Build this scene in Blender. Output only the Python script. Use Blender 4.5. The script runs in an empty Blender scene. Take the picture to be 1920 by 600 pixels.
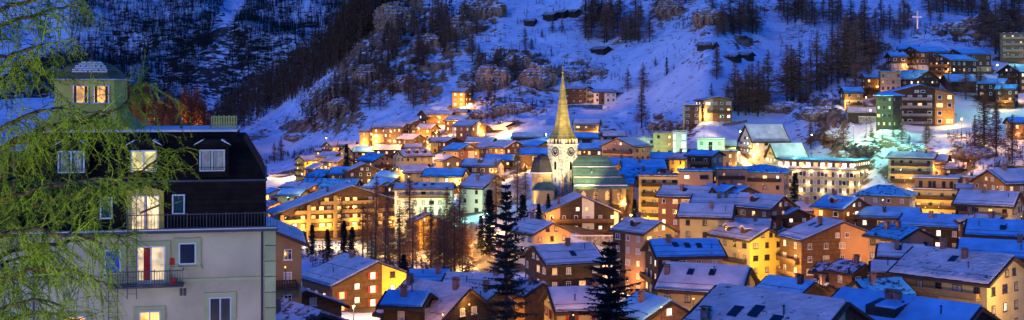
import bpy, bmesh, math, random
import numpy as np
from mathutils import Vector, Matrix

# ---------------------------------------------------------------- camera, sky, sun, exposure
SC = bpy.context.scene
COL = SC.collection
F, CX, YH = 2200.0, 960.0, 183.0           # focal length and horizon of the photograph in its own pixels
cam_d = bpy.data.cameras.new('camera')
cam_d.sensor_width = 36.0
cam_d.lens = 36.0 * F / 1920.0
cam_d.shift_y = -(300.0 - YH) / 1920.0
cam_d.clip_start = 0.5
cam_d.clip_end = 9000.0
cam = bpy.data.objects.new('camera', cam_d)
COL.objects.link(cam)
cam.location = (0, 0, 0)
cam.rotation_euler = (math.radians(90), 0, 0)
SC.camera = cam

SUN_EL, SUN_AZ = math.radians(12), math.radians(205)    # last pink glow, low behind the camera
world = bpy.data.worlds.new('World')
SC.world = world
world.use_nodes = True
wn = world.node_tree
bg = wn.nodes['Background']
sky = wn.nodes.new('ShaderNodeTexSky')
sky.sky_type = 'NISHITA'
sky.sun_disc = False
sky.sun_elevation = SUN_EL
sky.sun_rotation = SUN_AZ
sky.altitude = 1600
sky.ozone_density = 6.0
dusk = wn.nodes.new('ShaderNodeMix')
dusk.data_type = 'RGBA'
dusk.blend_type = 'MULTIPLY'
dusk.inputs[0].default_value = 1.0
dusk.inputs[7].default_value = (0.06, 0.68, 1.70, 1)      # dusk: only the deep blue of the sky is left
wn.links.new(sky.outputs[0], dusk.inputs[6])
wn.links.new(dusk.outputs[2], bg.inputs[0])
bg.inputs[1].default_value = 0.14

sun_d = bpy.data.lights.new('sun', 'SUN')
sun_d.energy = 0.32
sun_d.angle = math.radians(30)
sun_d.color = (1.0, 0.53, 0.40)
sun = bpy.data.objects.new('sun', sun_d)
COL.objects.link(sun)
sun.rotation_euler = (math.radians(90) - SUN_EL, 0, math.radians(-25))

SC.view_settings.view_transform = 'Standard'
SC.view_settings.look = 'None'
SC.view_settings.exposure = 0.44
SC.view_settings.gamma = 1.0
SC.cycles.use_denoising = True
SC.cycles.max_bounces = 5
SC.cycles.diffuse_bounces = 3
SC.cycles.glossy_bounces = 2
SC.cycles.transparent_max_bounces = 6
SC.cycles.sample_clamp_indirect = 3.0
SC.cycles.caustics_reflective = False
SC.cycles.caustics_refractive = False

R = random.Random(7)
def at(px, py, Y):
    return Vector(((px - CX) * Y / F, Y, -(py - YH) * Y / F))

# ---------------------------------------------------------------- materials
M = {}
def pmat(name, col, rough=0.85, var=0.25, scale=1.2, bump=0.25, bscale=8.0, plank=0, course=0, rnd=0.12, spec=0.25, metal=0.0, vert=0):
    m = bpy.data.materials.new(name)
    m.use_nodes = True
    nt = m.node_tree
    N, K = nt.nodes, nt.links
    p = N['Principled BSDF']
    p.inputs['Roughness'].default_value = rough
    p.inputs['Specular IOR Level'].default_value = spec
    p.inputs['Metallic'].default_value = metal
    tc = N.new('ShaderNodeTexCoord')
    n1 = N.new('ShaderNodeTexNoise'); n1.inputs['Scale'].default_value = scale; n1.inputs['Detail'].default_value = 6
    K.new(tc.outputs['Object'], n1.inputs['Vector'])
    mr = N.new('ShaderNodeMapRange'); mr.inputs[1].default_value = 0.3; mr.inputs[2].default_value = 0.7
    mr.inputs[3].default_value = 1 - var; mr.inputs[4].default_value = 1 + var
    K.new(n1.outputs[0], mr.inputs[0])
    oi = N.new('ShaderNodeObjectInfo')
    mo = N.new('ShaderNodeMapRange'); mo.inputs[3].default_value = 1 - rnd; mo.inputs[4].default_value = 1 + rnd
    K.new(oi.outputs['Random'], mo.inputs[0])
    mu = N.new('ShaderNodeMath'); mu.operation = 'MULTIPLY'
    K.new(mr.outputs[0], mu.inputs[0]); K.new(mo.outputs[0], mu.inputs[1])
    fac = mu.outputs[0]
    hgt = None
    if plank or vert:
        sp = N.new('ShaderNodeSeparateXYZ'); K.new(tc.outputs['Object'], sp.inputs[0])
        if plank:
            src = sp.outputs[2]; step = plank
        else:
            ad = N.new('ShaderNodeMath'); ad.operation = 'ADD'; K.new(sp.outputs[0], ad.inputs[0]); K.new(sp.outputs[1], ad.inputs[1])
            src = ad.outputs[0]; step = vert
        dv = N.new('ShaderNodeMath'); dv.operation = 'DIVIDE'; dv.inputs[1].default_value = step; K.new(src, dv.inputs[0])
        fr = N.new('ShaderNodeMath'); fr.operation = 'FRACT'; K.new(dv.outputs[0], fr.inputs[0])
        gt = N.new('ShaderNodeMapRange'); gt.inputs[1].default_value = 0.0; gt.inputs[2].default_value = 0.16
        gt.inputs[3].default_value = 0.45; gt.inputs[4].default_value = 1.0; K.new(fr.outputs[0], gt.inputs[0])
        fl = N.new('ShaderNodeMath'); fl.operation = 'FLOOR'; K.new(dv.outputs[0], fl.inputs[0])
        wnz = N.new('ShaderNodeTexWhiteNoise'); wnz.noise_dimensions = '1D'; K.new(fl.outputs[0], wnz.inputs['W'])
        mw = N.new('ShaderNodeMapRange'); mw.inputs[3].default_value = 0.8; mw.inputs[4].default_value = 1.2; K.new(wnz.outputs[0], mw.inputs[0])
        m2 = N.new('ShaderNodeMath'); m2.operation = 'MULTIPLY'; K.new(gt.outputs[0], m2.inputs[0]); K.new(mw.outputs[0], m2.inputs[1])
        m3 = N.new('ShaderNodeMath'); m3.operation = 'MULTIPLY'; K.new(fac, m3.inputs[0]); K.new(m2.outputs[0], m3.inputs[1])
        fac = m3.outputs[0]; hgt = gt.outputs[0]
    if course:
        br = N.new('ShaderNodeTexVoronoi'); br.inputs['Scale'].default_value = 1.0 / course
        K.new(tc.outputs['Object'], br.inputs['Vector'])
        mb = N.new('ShaderNodeMapRange'); mb.inputs[1].default_value = 0.1; mb.inputs[2].default_value = 0.75
        mb.inputs[3].default_value = 1.35; mb.inputs[4].default_value = 0.4; K.new(br.outputs['Distance'], mb.inputs[0])
        m4 = N.new('ShaderNodeMath'); m4.operation = 'MULTIPLY'; K.new(fac, m4.inputs[0]); K.new(mb.outputs[0], m4.inputs[1])
        fac = m4.outputs[0]; hgt = mb.outputs[0]
    vm = N.new('ShaderNodeVectorMath'); vm.operation = 'SCALE'; vm.inputs[0].default_value = col[:3]
    K.new(fac, vm.inputs['Scale'])
    K.new(vm.outputs[0], p.inputs['Base Color'])
    if bump:
        nb = N.new('ShaderNodeTexNoise'); nb.inputs['Scale'].default_value = bscale; nb.inputs['Detail'].default_value = 4
        K.new(tc.outputs['Object'], nb.inputs['Vector'])
        bp = N.new('ShaderNodeBump'); bp.inputs['Strength'].default_value = bump; bp.inputs['Distance'].default_value = 0.08
        if hgt is not None:
            aa = N.new('ShaderNodeMath'); aa.operation = 'ADD'; K.new(nb.outputs[0], aa.inputs[0]); K.new(hgt, aa.inputs[1]); K.new(aa.outputs[0], bp.inputs['Height'])
        else:
            K.new(nb.outputs[0], bp.inputs['Height'])
        K.new(bp.outputs[0], p.inputs['Normal'])
    M[name] = m
    return m

def emat(name, col, strength, var=0.5, scale=1.7, sample=False):
    m = bpy.data.materials.new(name)
    m.use_nodes = True
    nt = m.node_tree; N, K = nt.nodes, nt.links
    p = N['Principled BSDF']
    p.inputs['Base Color'].default_value = (col[0] * .5, col[1] * .5, col[2] * .5, 1)
    p.inputs['Roughness'].default_value = 0.25
    p.inputs['Emission Color'].default_value = (*col, 1)
    tc = N.new('ShaderNodeTexCoord')
    oi = N.new('ShaderNodeObjectInfo')
    va = N.new('ShaderNodeVectorMath'); va.operation = 'ADD'
    K.new(tc.outputs['Object'], va.inputs[0]); K.new(oi.outputs['Location'], va.inputs[1])
    n = N.new('ShaderNodeTexNoise'); n.inputs['Scale'].default_value = scale; n.inputs['Detail'].default_value = 3
    K.new(va.outputs[0], n.inputs['Vector'])
    a = N.new('ShaderNodeMapRange'); a.inputs[1].default_value = .35; a.inputs[2].default_value = .65
    a.inputs[3].default_value = strength * (1 - var); a.inputs[4].default_value = strength * (1 + var)
    K.new(n.outputs[0], a.inputs[0])
    b = N.new('ShaderNodeMapRange'); b.inputs[3].default_value = .55; b.inputs[4].default_value = 1.35
    K.new(oi.outputs['Random'], b.inputs[0])
    c = N.new('ShaderNodeMath'); c.operation = 'MULTIPLY'; K.new(a.outputs[0], c.inputs[0]); K.new(b.outputs[0], c.inputs[1])
    K.new(c.outputs[0], p.inputs['Emission Strength'])
    if not sample:
        m.cycles.emission_sampling = 'NONE'
    M[name] = m
    return m

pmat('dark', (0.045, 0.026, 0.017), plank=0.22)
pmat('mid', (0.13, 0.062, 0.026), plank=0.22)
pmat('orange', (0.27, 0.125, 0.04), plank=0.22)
pmat('white', (0.60, 0.50, 0.36), var=.1, scale=.5, bump=.1)
pmat('cream', (0.50, 0.34, 0.13), var=.12, scale=.5, bump=.1)
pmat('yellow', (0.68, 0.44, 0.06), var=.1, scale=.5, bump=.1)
pmat('pink', (0.36, 0.19, 0.105), var=.1, scale=.5, bump=.1)
pmat('tan', (0.28, 0.165, 0.065), var=.12, scale=.5, bump=.1)
pmat('grey', (0.20, 0.17, 0.14), var=.2, scale=.6, bump=.2)
pmat('rust', (0.24, 0.09, 0.04), var=.15, scale=.5, bump=.1)
pmat('stone', (0.27, 0.22, 0.18), var=.25, course=0.7, bump=.6)
pmat('slate', (0.035, 0.03, 0.03), var=.3, plank=0.25, rough=.6)
pmat('eave_wood', (0.05, 0.03, 0.02), rough=.8)
pmat('metal', (0.05, 0.05, 0.055), rough=.5, bump=0)
pmat('frame_white', (0.62, 0.58, 0.5), var=.05, bump=0)
pmat('frame_dark', (0.07, 0.045, 0.03), bump=0)
pmat('shutter_red', (0.42, 0.05, 0.02), var=.1, bump=.1, plank=.09)
pmat('shutter_brown', (0.10, 0.05, 0.025), var=.1, bump=.1, plank=.09)
pmat('brick', (0.24, 0.12, 0.08), var=.3, bump=.3)
pmat('glass_dark', (0.012, 0.013, 0.018), rough=.12, bump=0, spec=.6)
pmat('curtain', (0.42, 0.34, 0.26), var=.25, scale=3, bump=0, vert=.12)
pmat('bark', (0.055, 0.035, 0.026), var=.35, scale=4, bump=.6)
pmat('spruce', (0.018, 0.026, 0.017), var=.4, scale=.8, bump=0, rnd=.3)
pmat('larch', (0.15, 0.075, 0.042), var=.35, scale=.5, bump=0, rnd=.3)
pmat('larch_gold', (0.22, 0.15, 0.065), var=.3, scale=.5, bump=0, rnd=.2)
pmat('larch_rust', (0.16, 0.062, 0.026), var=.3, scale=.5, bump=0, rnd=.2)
pmat('shrub', (0.05, 0.045, 0.028), var=.4, scale=1, bump=0, rnd=.3)
pmat('copper', (0.10, 0.17, 0.11), var=.25, scale=.7, plank=0.6, bump=.3)
pmat('spire_shingle', (0.46, 0.34, 0.09), var=.3, scale=.9, plank=.3, bump=.3)
emat('lit_warm', (1.0, 0.56, 0.16), 1.5)
emat('lit_soft', (1.0, 0.50, 0.14), 0.65)
emat('lit_white', (1.0, 0.86, 0.55), 1.9)
emat('lit_cool', (0.72, 1.0, 0.80), 1.5)
emat('lit_red', (1.0, 0.16, 0.08), 1.0)
emat('bulb_warm', (1.0, 0.62, 0.16), 30, var=0)
emat('bulb_white', (0.75, 1.0, 0.85), 30, var=0)

def snow_mat(name, col, tile=0, patch=0.0, bump=.35, rough=.75):
    m = bpy.data.materials.new(name); m.use_nodes = True
    nt = m.node_tree; N, K = nt.nodes, nt.links
    p = N['Principled BSDF']; p.inputs['Roughness'].default_value = rough; p.inputs['Specular IOR Level'].default_value = .3
    tc = N.new('ShaderNodeTexCoord')
    oi = N.new('ShaderNodeObjectInfo')
    va = N.new('ShaderNodeVectorMath'); va.operation = 'ADD'; K.new(tc.outputs['Object'], va.inputs[0]); K.new(oi.outputs['Location'], va.inputs[1])
    n = N.new('ShaderNodeTexNoise'); n.inputs['Scale'].default_value = .35; n.inputs['Detail'].default_value = 5; K.new(va.outputs[0], n.inputs['Vector'])
    mr = N.new('ShaderNodeMapRange'); mr.inputs[1].default_value = .3; mr.inputs[2].default_value = .7; mr.inputs[3].default_value = .70; mr.inputs[4].default_value = 1.10
    K.new(n.outputs[0], mr.inputs[0])
    vm = N.new('ShaderNodeVectorMath'); vm.operation = 'SCALE'; vm.inputs[0].default_value = col; K.new(mr.outputs[0], vm.inputs['Scale'])
    out = vm.outputs[0]
    if patch > 0:      # dark slates where the snow has slid or melted off
        n2 = N.new('ShaderNodeTexNoise'); n2.inputs['Scale'].default_value = .9; n2.inputs['Detail'].default_value = 7; n2.inputs['Roughness'].default_value = .65
        K.new(va.outputs[0], n2.inputs['Vector'])
        m2 = N.new('ShaderNodeMapRange'); m2.inputs[1].default_value = .66 - patch; m2.inputs[2].default_value = .70 - patch; K.new(n2.outputs[0], m2.inputs[0])
        mx = N.new('ShaderNodeMix'); mx.data_type = 'RGBA'; K.new(m2.outputs[0], mx.inputs[0]); K.new(out, mx.inputs[6]); mx.inputs[7].default_value = (.05, .04, .04, 1)
        out = mx.outputs[2]
    K.new(out, p.inputs['Base Color'])
    nb = N.new('ShaderNodeTexNoise'); nb.inputs['Scale'].default_value = 2.2; nb.inputs['Detail'].default_value = 6; K.new(va.outputs[0], nb.inputs['Vector'])
    bp = N.new('ShaderNodeBump'); bp.inputs['Strength'].default_value = bump; bp.inputs['Distance'].default_value = .25
    K.new(nb.outputs[0], bp.inputs['Height']); K.new(bp.outputs[0], p.inputs['Normal'])
    M[name] = m
snow_mat('snow', (.92, .73, .62))  # roof snows tinted warm: village lamp glow put into the colour
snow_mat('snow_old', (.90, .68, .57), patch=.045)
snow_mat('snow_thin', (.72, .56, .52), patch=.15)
snow_mat('ice', (.24, .58, .80), patch=.015, bump=.2, rough=.45)  # blue-tinted, smoother snow for the vivid blue roofs
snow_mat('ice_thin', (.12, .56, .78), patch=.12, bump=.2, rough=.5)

# ---------------------------------------------------------------- mesh helpers
class MB:
    def __init__(s): s.v, s.f, s.m = [], [], []
    def add(s, vs, fs, mi=0):
        o = len(s.v); s.v += [tuple(p) for p in vs]
        s.f += [tuple(i + o for i in f) for f in fs]; s.m += [mi] * len(fs)
        return s
    def box(s, x0, x1, y0, y1, z0, z1, mi=0):
        vs = [(x0, y0, z0), (x1, y0, z0), (x1, y1, z0), (x0, y1, z0), (x0, y0, z1), (x1, y0, z1), (x1, y1, z1), (x0, y1, z1)]
        return s.add(vs, [(0, 3, 2, 1), (4, 5, 6, 7), (0, 1, 5, 4), (1, 2, 6, 5), (2, 3, 7, 6), (3, 0, 4, 7)], mi)
    def prism(s, poly, axis, a, b, mi=0):      # poly: 2-D points, extruded along axis 'x', 'y' or 'z'
        def P(u, w, t):
            return {'x': (t, u, w), 'y': (u, t, w), 'z': (u, w, t)}[axis]
        n = len(poly)
        vs = [P(u, w, a) for u, w in poly] + [P(u, w, b) for u, w in poly]
        fs = [tuple(range(n)), tuple(range(2 * n - 1, n - 1, -1))] + [(i, i + n, (i + 1) % n + n, (i + 1) % n) for i in range(n)]
        return s.add(vs, fs, mi)
    def tube(s, pts, rad, n=6, mi=0, cap=True):
        pts = [Vector(p) for p in pts]; k = len(pts)
        rs = rad if isinstance(rad, (list, tuple)) else [rad] * k
        o = len(s.v)
        for i, p in enumerate(pts):
            d = (pts[min(i + 1, k - 1)] - pts[max(i - 1, 0)])
            d = d.normalized() if d.length > 1e-9 else Vector((0, 0, 1))
            a = d.cross(Vector((0, 0, 1)) if abs(d.z) < .9 else Vector((1, 0, 0))).normalized(); b = d.cross(a)
            for j in range(n):
                t = 2 * math.pi * j / n
                s.v.append(tuple(p + (a * math.cos(t) + b * math.sin(t)) * rs[i]))
        for i in range(k - 1):
            for j in range(n):
                q = (j + 1) % n
                s.f.append((o + i * n + j, o + i * n + q, o + (i + 1) * n + q, o + (i + 1) * n + j)); s.m.append(mi)
        if cap:
            s.f.append(tuple(o + j for j in range(n))); s.m.append(mi)
            s.f.append(tuple(o + (k - 1) * n + j for j in range(n - 1, -1, -1))); s.m.append(mi)
        return s
    def lathe(s, prof, n=16, cx=0, cy=0, mi=0, rot=0.0):
        o = len(s.v)
        for r, z in prof:
            for j in range(n):
                t = 2 * math.pi * j / n + rot
                s.v.append((cx + r * math.cos(t), cy + r * math.sin(t), z))
        for i in range(len(prof) - 1):
            for j in range(n):
                q = (j + 1) % n
                s.f.append((o + i * n + j, o + i * n + q, o + (i + 1) * n + q, o + (i + 1) * n + j)); s.m.append(mi)
        return s
    def mesh(s, name, mats, smooth=False):
        me = bpy.data.meshes.new(name)
        me.from_pydata(s.v, [], s.f)
        for m in (mats if isinstance(mats, (list, tuple)) else [mats]):
            me.materials.append(M[m])
        if len(me.materials) > 1:
            me.polygons.foreach_set('material_index', s.m)
        if smooth:
            me.polygons.foreach_set('use_smooth', [True] * len(me.polygons))
        me.update()
        return me
    def build(s, name, mats, parent=None, smooth=False):
        return link(name, s.mesh(name, mats, smooth), parent)

def link(name, data, parent=None, loc=None, rz=0.0):
    o = bpy.data.objects.new(name, data)
    COL.objects.link(o)
    if parent is not None: o.parent = parent
    if loc is not None: o.location = loc
    if rz: o.rotation_euler = (0, 0, rz)
    return o
def tag(o, label=None, cat=None, group=None, kind=None):
    if label: o['label'] = label
    if cat: o['category'] = cat
    if group: o['group'] = group
    if kind: o['kind'] = kind
    return o
def thing(name, label, cat, loc, rz=0.0, group=None):
    return tag(link(name, None, None, loc, rz), label, cat, group)
def dup(o, parent=None):
    c = o.copy(); COL.objects.link(c); c.parent = parent
    for ch in o.children: dup(ch, c)
    return c

# ---------------------------------------------------------------- noise
_rng = np.random.default_rng(3)
_T = _rng.random((256, 256))
def vnoise(x, y):
    xi = np.floor(x).astype(int); yi = np.floor(y).astype(int)
    fx = x - xi; fy = y - yi
    fx = fx * fx * (3 - 2 * fx); fy = fy * fy * (3 - 2 * fy)
    a = _T[xi & 255, yi & 255]; b = _T[(xi + 1) & 255, yi & 255]; c = _T[xi & 255, (yi + 1) & 255]; d = _T[(xi + 1) & 255, (yi + 1) & 255]
    return (a * (1 - fx) + b * fx) * (1 - fy) + (c * (1 - fx) + d * fx) * fy
def fbm(x, y, oct=5, gain=.5):
    t = np.zeros_like(x, dtype=float); a = 1.0; s = 0.0
    for i in range(oct):
        t += a * vnoise(x + 17.3 * i, y + 5.1 * i); s += a; a *= gain; x = x * 2.03; y = y * 2.03
    return t / s

# ---------------------------------------------------------------- terrain
NEAR = [(0, -10.), (40, -14.), (65, -17.), (90, -26.), (125, -36.), (165, -42.)]
def prof(extra, far):
    out = list(NEAR)
    for Y, py in extra: out.append((Y, -(py - YH) * Y / F))
    out += far
    return out
UP = [(1100, 210.), (1600, 420.)]
COLS = [
    (-900, prof([(230, 590), (400, 430), (560, 330), (640, 275), (720, 230), (820, 180)], [(930, -20.), (1600, -30.)])),
    (200, prof([(230, 590), (400, 430), (560, 330), (640, 275), (720, 232), (820, 185)], [(930, -20.), (1600, -30.)])),
    (300, prof([(230, 590), (400, 430), (560, 335), (640, 285), (720, 248), (800, 215)], [(900, -30.), (1600, -25.)])),
    (400, prof([(230, 590), (400, 430), (600, 330), (690, 300), (800, 268), (1000, 256), (1200, 224)], [(1280, -30.), (1600, -25.)])),
    (450, prof([(230, 590), (400, 430), (680, 322), (800, 280), (1000, 232), (1150, 172)], [(1230, -20.), (1600, -25.)])),
    (530, prof([(230, 590), (400, 430), (560, 372), (680, 312), (815, 274), (930, 218), (1060, 126)], [(1180, 20.), (1600, 0.)])),
    (600, prof([(230, 590), (390, 440), (520, 372), (600, 325), (720, 282), (800, 226), (880, 150), (1010, 84)], [(1150, 50.), (1600, 60.)])),
    (660, prof([(230, 590), (390, 440), (520, 350), (600, 300), (670, 262), (760, 190), (850, 105), (960, 15)], [(1100, 80.), (1600, 150.)])),
    (750, prof([(230, 590), (350, 465), (400, 425), (450, 372), (520, 330), (580, 292), (620, 258), (660, 228), (710, 186), (800, 98), (930, 0)], UP)),
    (850, prof([(230, 590), (290, 515), (330, 470), (370, 408), (430, 350), (490, 312), (540, 280), (600, 240), (640, 216), (690, 180), (780, 80), (880, -5)], UP)),
    (940, prof([(230, 598), (280, 528), (310, 450), (340, 412), (370, 388), (430, 338), (490, 302), (540, 270), (590, 240), (630, 215), (665, 185), (700, 140), (770, 70), (860, -5)], UP)),
    (1050, prof([(230, 600), (270, 515), (300, 440), (330, 372), (360, 352), (420, 310), (500, 275), (560, 240), (600, 216), (640, 197), (665, 188), (700, 140), (740, 92), (810, 26), (900, -40)], UP)),
    (1130, prof([(230, 600), (280, 525), (305, 455), (330, 378), (370, 355), (420, 330), (480, 296), (540, 256), (590, 224), (640, 198), (665, 183), (700, 130), (750, 70), (820, 5)], UP)),
    (1220, prof([(230, 605), (290, 530), (330, 470), (380, 408), (420, 360), (460, 310), (500, 285), (540, 258), (580, 222), (630, 170), (700, 88), (770, 28), (850, -40)], UP)),
    (1330, prof([(230, 605), (290, 530), (340, 465), (380, 392), (420, 322), (460, 278), (490, 238), (530, 205), (570, 138), (640, 70), (720, 5), (800, -50)], UP)),
    (1450, prof([(230, 605), (290, 528), (350, 452), (440, 378), (465, 325), (490, 290), (530, 226), (580, 176), (640, 122), (720, 62), (800, 5), (880, -50)], UP)),
    (1560, prof([(230, 600), (290, 528), (350, 448), (432, 380), (447, 332), (465, 285), (485, 235), (520, 190), (560, 150), (620, 108), (700, 50), (800, -20)], UP)),
    (1650, prof([(230, 600), (290, 520), (350, 440), (400, 395), (418, 330), (430, 300), (445, 250), (458, 236), (500, 205), (530, 162), (560, 112), (600, 88), (700, 40), (800, -20)], UP)),
    (1740, prof([(230, 590), (290, 510), (350, 430), (400, 360), (420, 310), (438, 254), (465, 248), (490, 205), (520, 160), (560, 115), (600, 70), (650, 35), (800, -30)], UP)),
    (1860, prof([(230, 585), (290, 490), (330, 440), (370, 362), (400, 312), (430, 268), (450, 246), (490, 200), (530, 160), (570, 112), (640, 60), (750, -10)], UP)),
    (2000, prof([(230, 580), (290, 480), (330, 430), (370, 350), (400, 300), (430, 255), (480, 195), (530, 150), (570, 100), (640, 50), (750, -20)], UP)),
    (3000, prof([(230, 500), (330, 350), (430, 200), (530, 80)], UP)),
]
GPX = np.concatenate([np.arange(-900, 380, 40.), np.arange(380, 1960, 5.), np.arange(1960, 3001, 40.)])
GY = np.concatenate([np.arange(2, 160, 6.), np.arange(160, 400, 4.), np.arange(400, 960, 2.5), np.arange(960, 1601, 10.)])
_cp = np.array([c[0] for c in COLS], float)
_tab = np.array([np.interp(GY, [p[0] for p in c[1]], [p[1] for p in c[1]]) for c in COLS])     # columns x depth
def _gauss(a, k, ax):
    w = np.exp(-np.linspace(-2, 2, 2 * k + 1) ** 2); w /= w.sum()
    pad = [(0, 0), (0, 0)]; pad[ax] = (k, k)
    b = np.pad(a, pad, mode='edge')
    return sum(w[i] * (b[i:i + a.shape[0], :] if ax == 0 else b[:, i:i + a.shape[1]]) for i in range(2 * k + 1))
GZ = np.array([np.interp(GPX, _cp, _tab[:, j]) for j in range(len(GY))]).T        # px x depth
GZ = _gauss(_gauss(GZ, 5, 0), 3, 1)
PXg, Yg = np.meshgrid(GPX, GY, indexing='ij')
Xg = (PXg - CX) * Yg / F
PYg = YH - GZ * F / Yg
# where bare rock breaks through the snow: crags given as (px, depth, radius in px, radius in depth, strength)
ROCK = np.zeros_like(GZ)
for px, py, rx, ry, k in [(960, 130, 75, 42, 1.0), (900, 140, 40, 40, .8), (1010, 150, 60, 40, .8), (800, 140, 60, 60, .75), (740, 70, 70, 70, .75),
                          (830, 70, 60, 60, .7), (690, 140, 60, 50, .75), (640, 200, 60, 45, .7), (900, 30, 45, 50, .7), (960, 200, 110, 25, .8), (1090, 130, 35, 30, .6), (890, 215, 60, 22, .6),
                          (500, 250, 50, 12, .45), (470, 240, 40, 14, .5), (570, 240, 60, 16, .55), (1240, 20, 40, 25, .6), (1330, 40, 45, 30, .6), (1240, 235, 60, 22, .6), (1290, 240, 30, 25, .6),
                          (1180, 75, 50, 10, .5), (1270, 12, 30, 30, .6), (1330, 110, 25, 12, .5), (1500, 60, 50, 30, .45), (1390, 75, 40, 14, .5), (1620, 90, 60, 18, .6), (1780, 70, 70, 22, .65), (1850, 65, 60, 30, .7),
                          (1530, 200, 50, 30, .8), (1560, 240, 45, 45, .85), (1460, 205, 60, 12, .7), (1600, 130, 35, 25, .7), (1660, 275, 60, 28, .5), (1720, 285, 60, 22, .55), (1830, 285, 70, 30, .7), (1590, 285, 40, 25, .6),
                          (1690, 45, 40, 14, .4), (1560, 40, 60, 40, .4), (1450, 20, 60, 30, .4), (1140, 240, 50, 18, .55), (1180, 215, 35, 12, .45), (660, 60, 50, 60, .8), (720, 20, 70, 40, .8), (780, 20, 60, 40, .7)]:
    ROCK = np.maximum(ROCK, k * np.exp(-((PXg - px) / rx) ** 2 - ((PYg - py) / ry) ** 2))
ROCK *= (Yg > 400)
MOUNT = np.clip((Yg - 520) / 120, 0, 1)
crag = fbm(Xg * .05 + Yg * .02, Yg * .06, 5)
ridge = 1 - np.abs(2 * fbm(Xg * .09, Yg * .09 + 40, 4) - 1)
GZ = GZ + (fbm(Xg * .03, Yg * .03, 4) - .5) * 6.0 * MOUNT + ROCK * ((ridge - .6) * 13 + (crag - .5) * 9 + (np.abs(fbm(Xg * .22 + 7, Yg * .22, 3) * 2 - 1) - .3) * 5) + (fbm(Xg * .2, Yg * .2, 3) - .5) * .5
def zt(X, Y):
    px = CX + F * X / max(Y, 2.0)
    i = min(max(int(np.searchsorted(GPX, px)) - 1, 0), len(GPX) - 2); j = min(max(int(np.searchsorted(GY, Y)) - 1, 0), len(GY) - 2)
    u = min(max((px - GPX[i]) / (GPX[i + 1] - GPX[i]), 0), 1); w = min(max((Y - GY[j]) / (GY[j + 1] - GY[j]), 0), 1)
    return float((GZ[i, j] * (1 - u) + GZ[i + 1, j] * u) * (1 - w) + (GZ[i, j + 1] * (1 - u) + GZ[i + 1, j + 1] * u) * w)
def ground_at(px, py, y0=150, y1=1250):     # depth at which the ground passes through a pixel
    prev = None
    for Y in np.arange(y0, y1, 3.0):
        z = zt((px - CX) * Y / F, Y); q = YH - z * F / Y
        if q <= py: return float(Y)
    return float(y1)

def grid_mesh(name, X, Y, Z, mat, attr=None):
    n, k = X.shape
    me = bpy.data.meshes.new(name)
    co = np.stack([X, Y, Z], -1).reshape(-1, 3).astype(np.float32)
    idx = np.arange(n * k).reshape(n, k)
    q = np.stack([idx[:-1, :-1], idx[1:, :-1], idx[1:, 1:], idx[:-1, 1:]], -1).reshape(-1, 4)
    me.vertices.add(len(co)); me.vertices.foreach_set('co', co.ravel())
    me.loops.add(q.size); me.loops.foreach_set('vertex_index', q.ravel().astype(np.int32))
    me.polygons.add(len(q)); me.polygons.foreach_set('loop_start', np.arange(0, q.size, 4, dtype=np.int32))
    me.polygons.foreach_set('use_smooth', np.ones(len(q), bool))
    if attr is not None:
        at_ = me.attributes.new('rock', 'FLOAT', 'POINT'); at_.data.foreach_set('value', attr.ravel().astype(np.float32))
    me.materials.append(M[mat]); me.update(calc_edges=True); me.validate()
    return me

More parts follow.
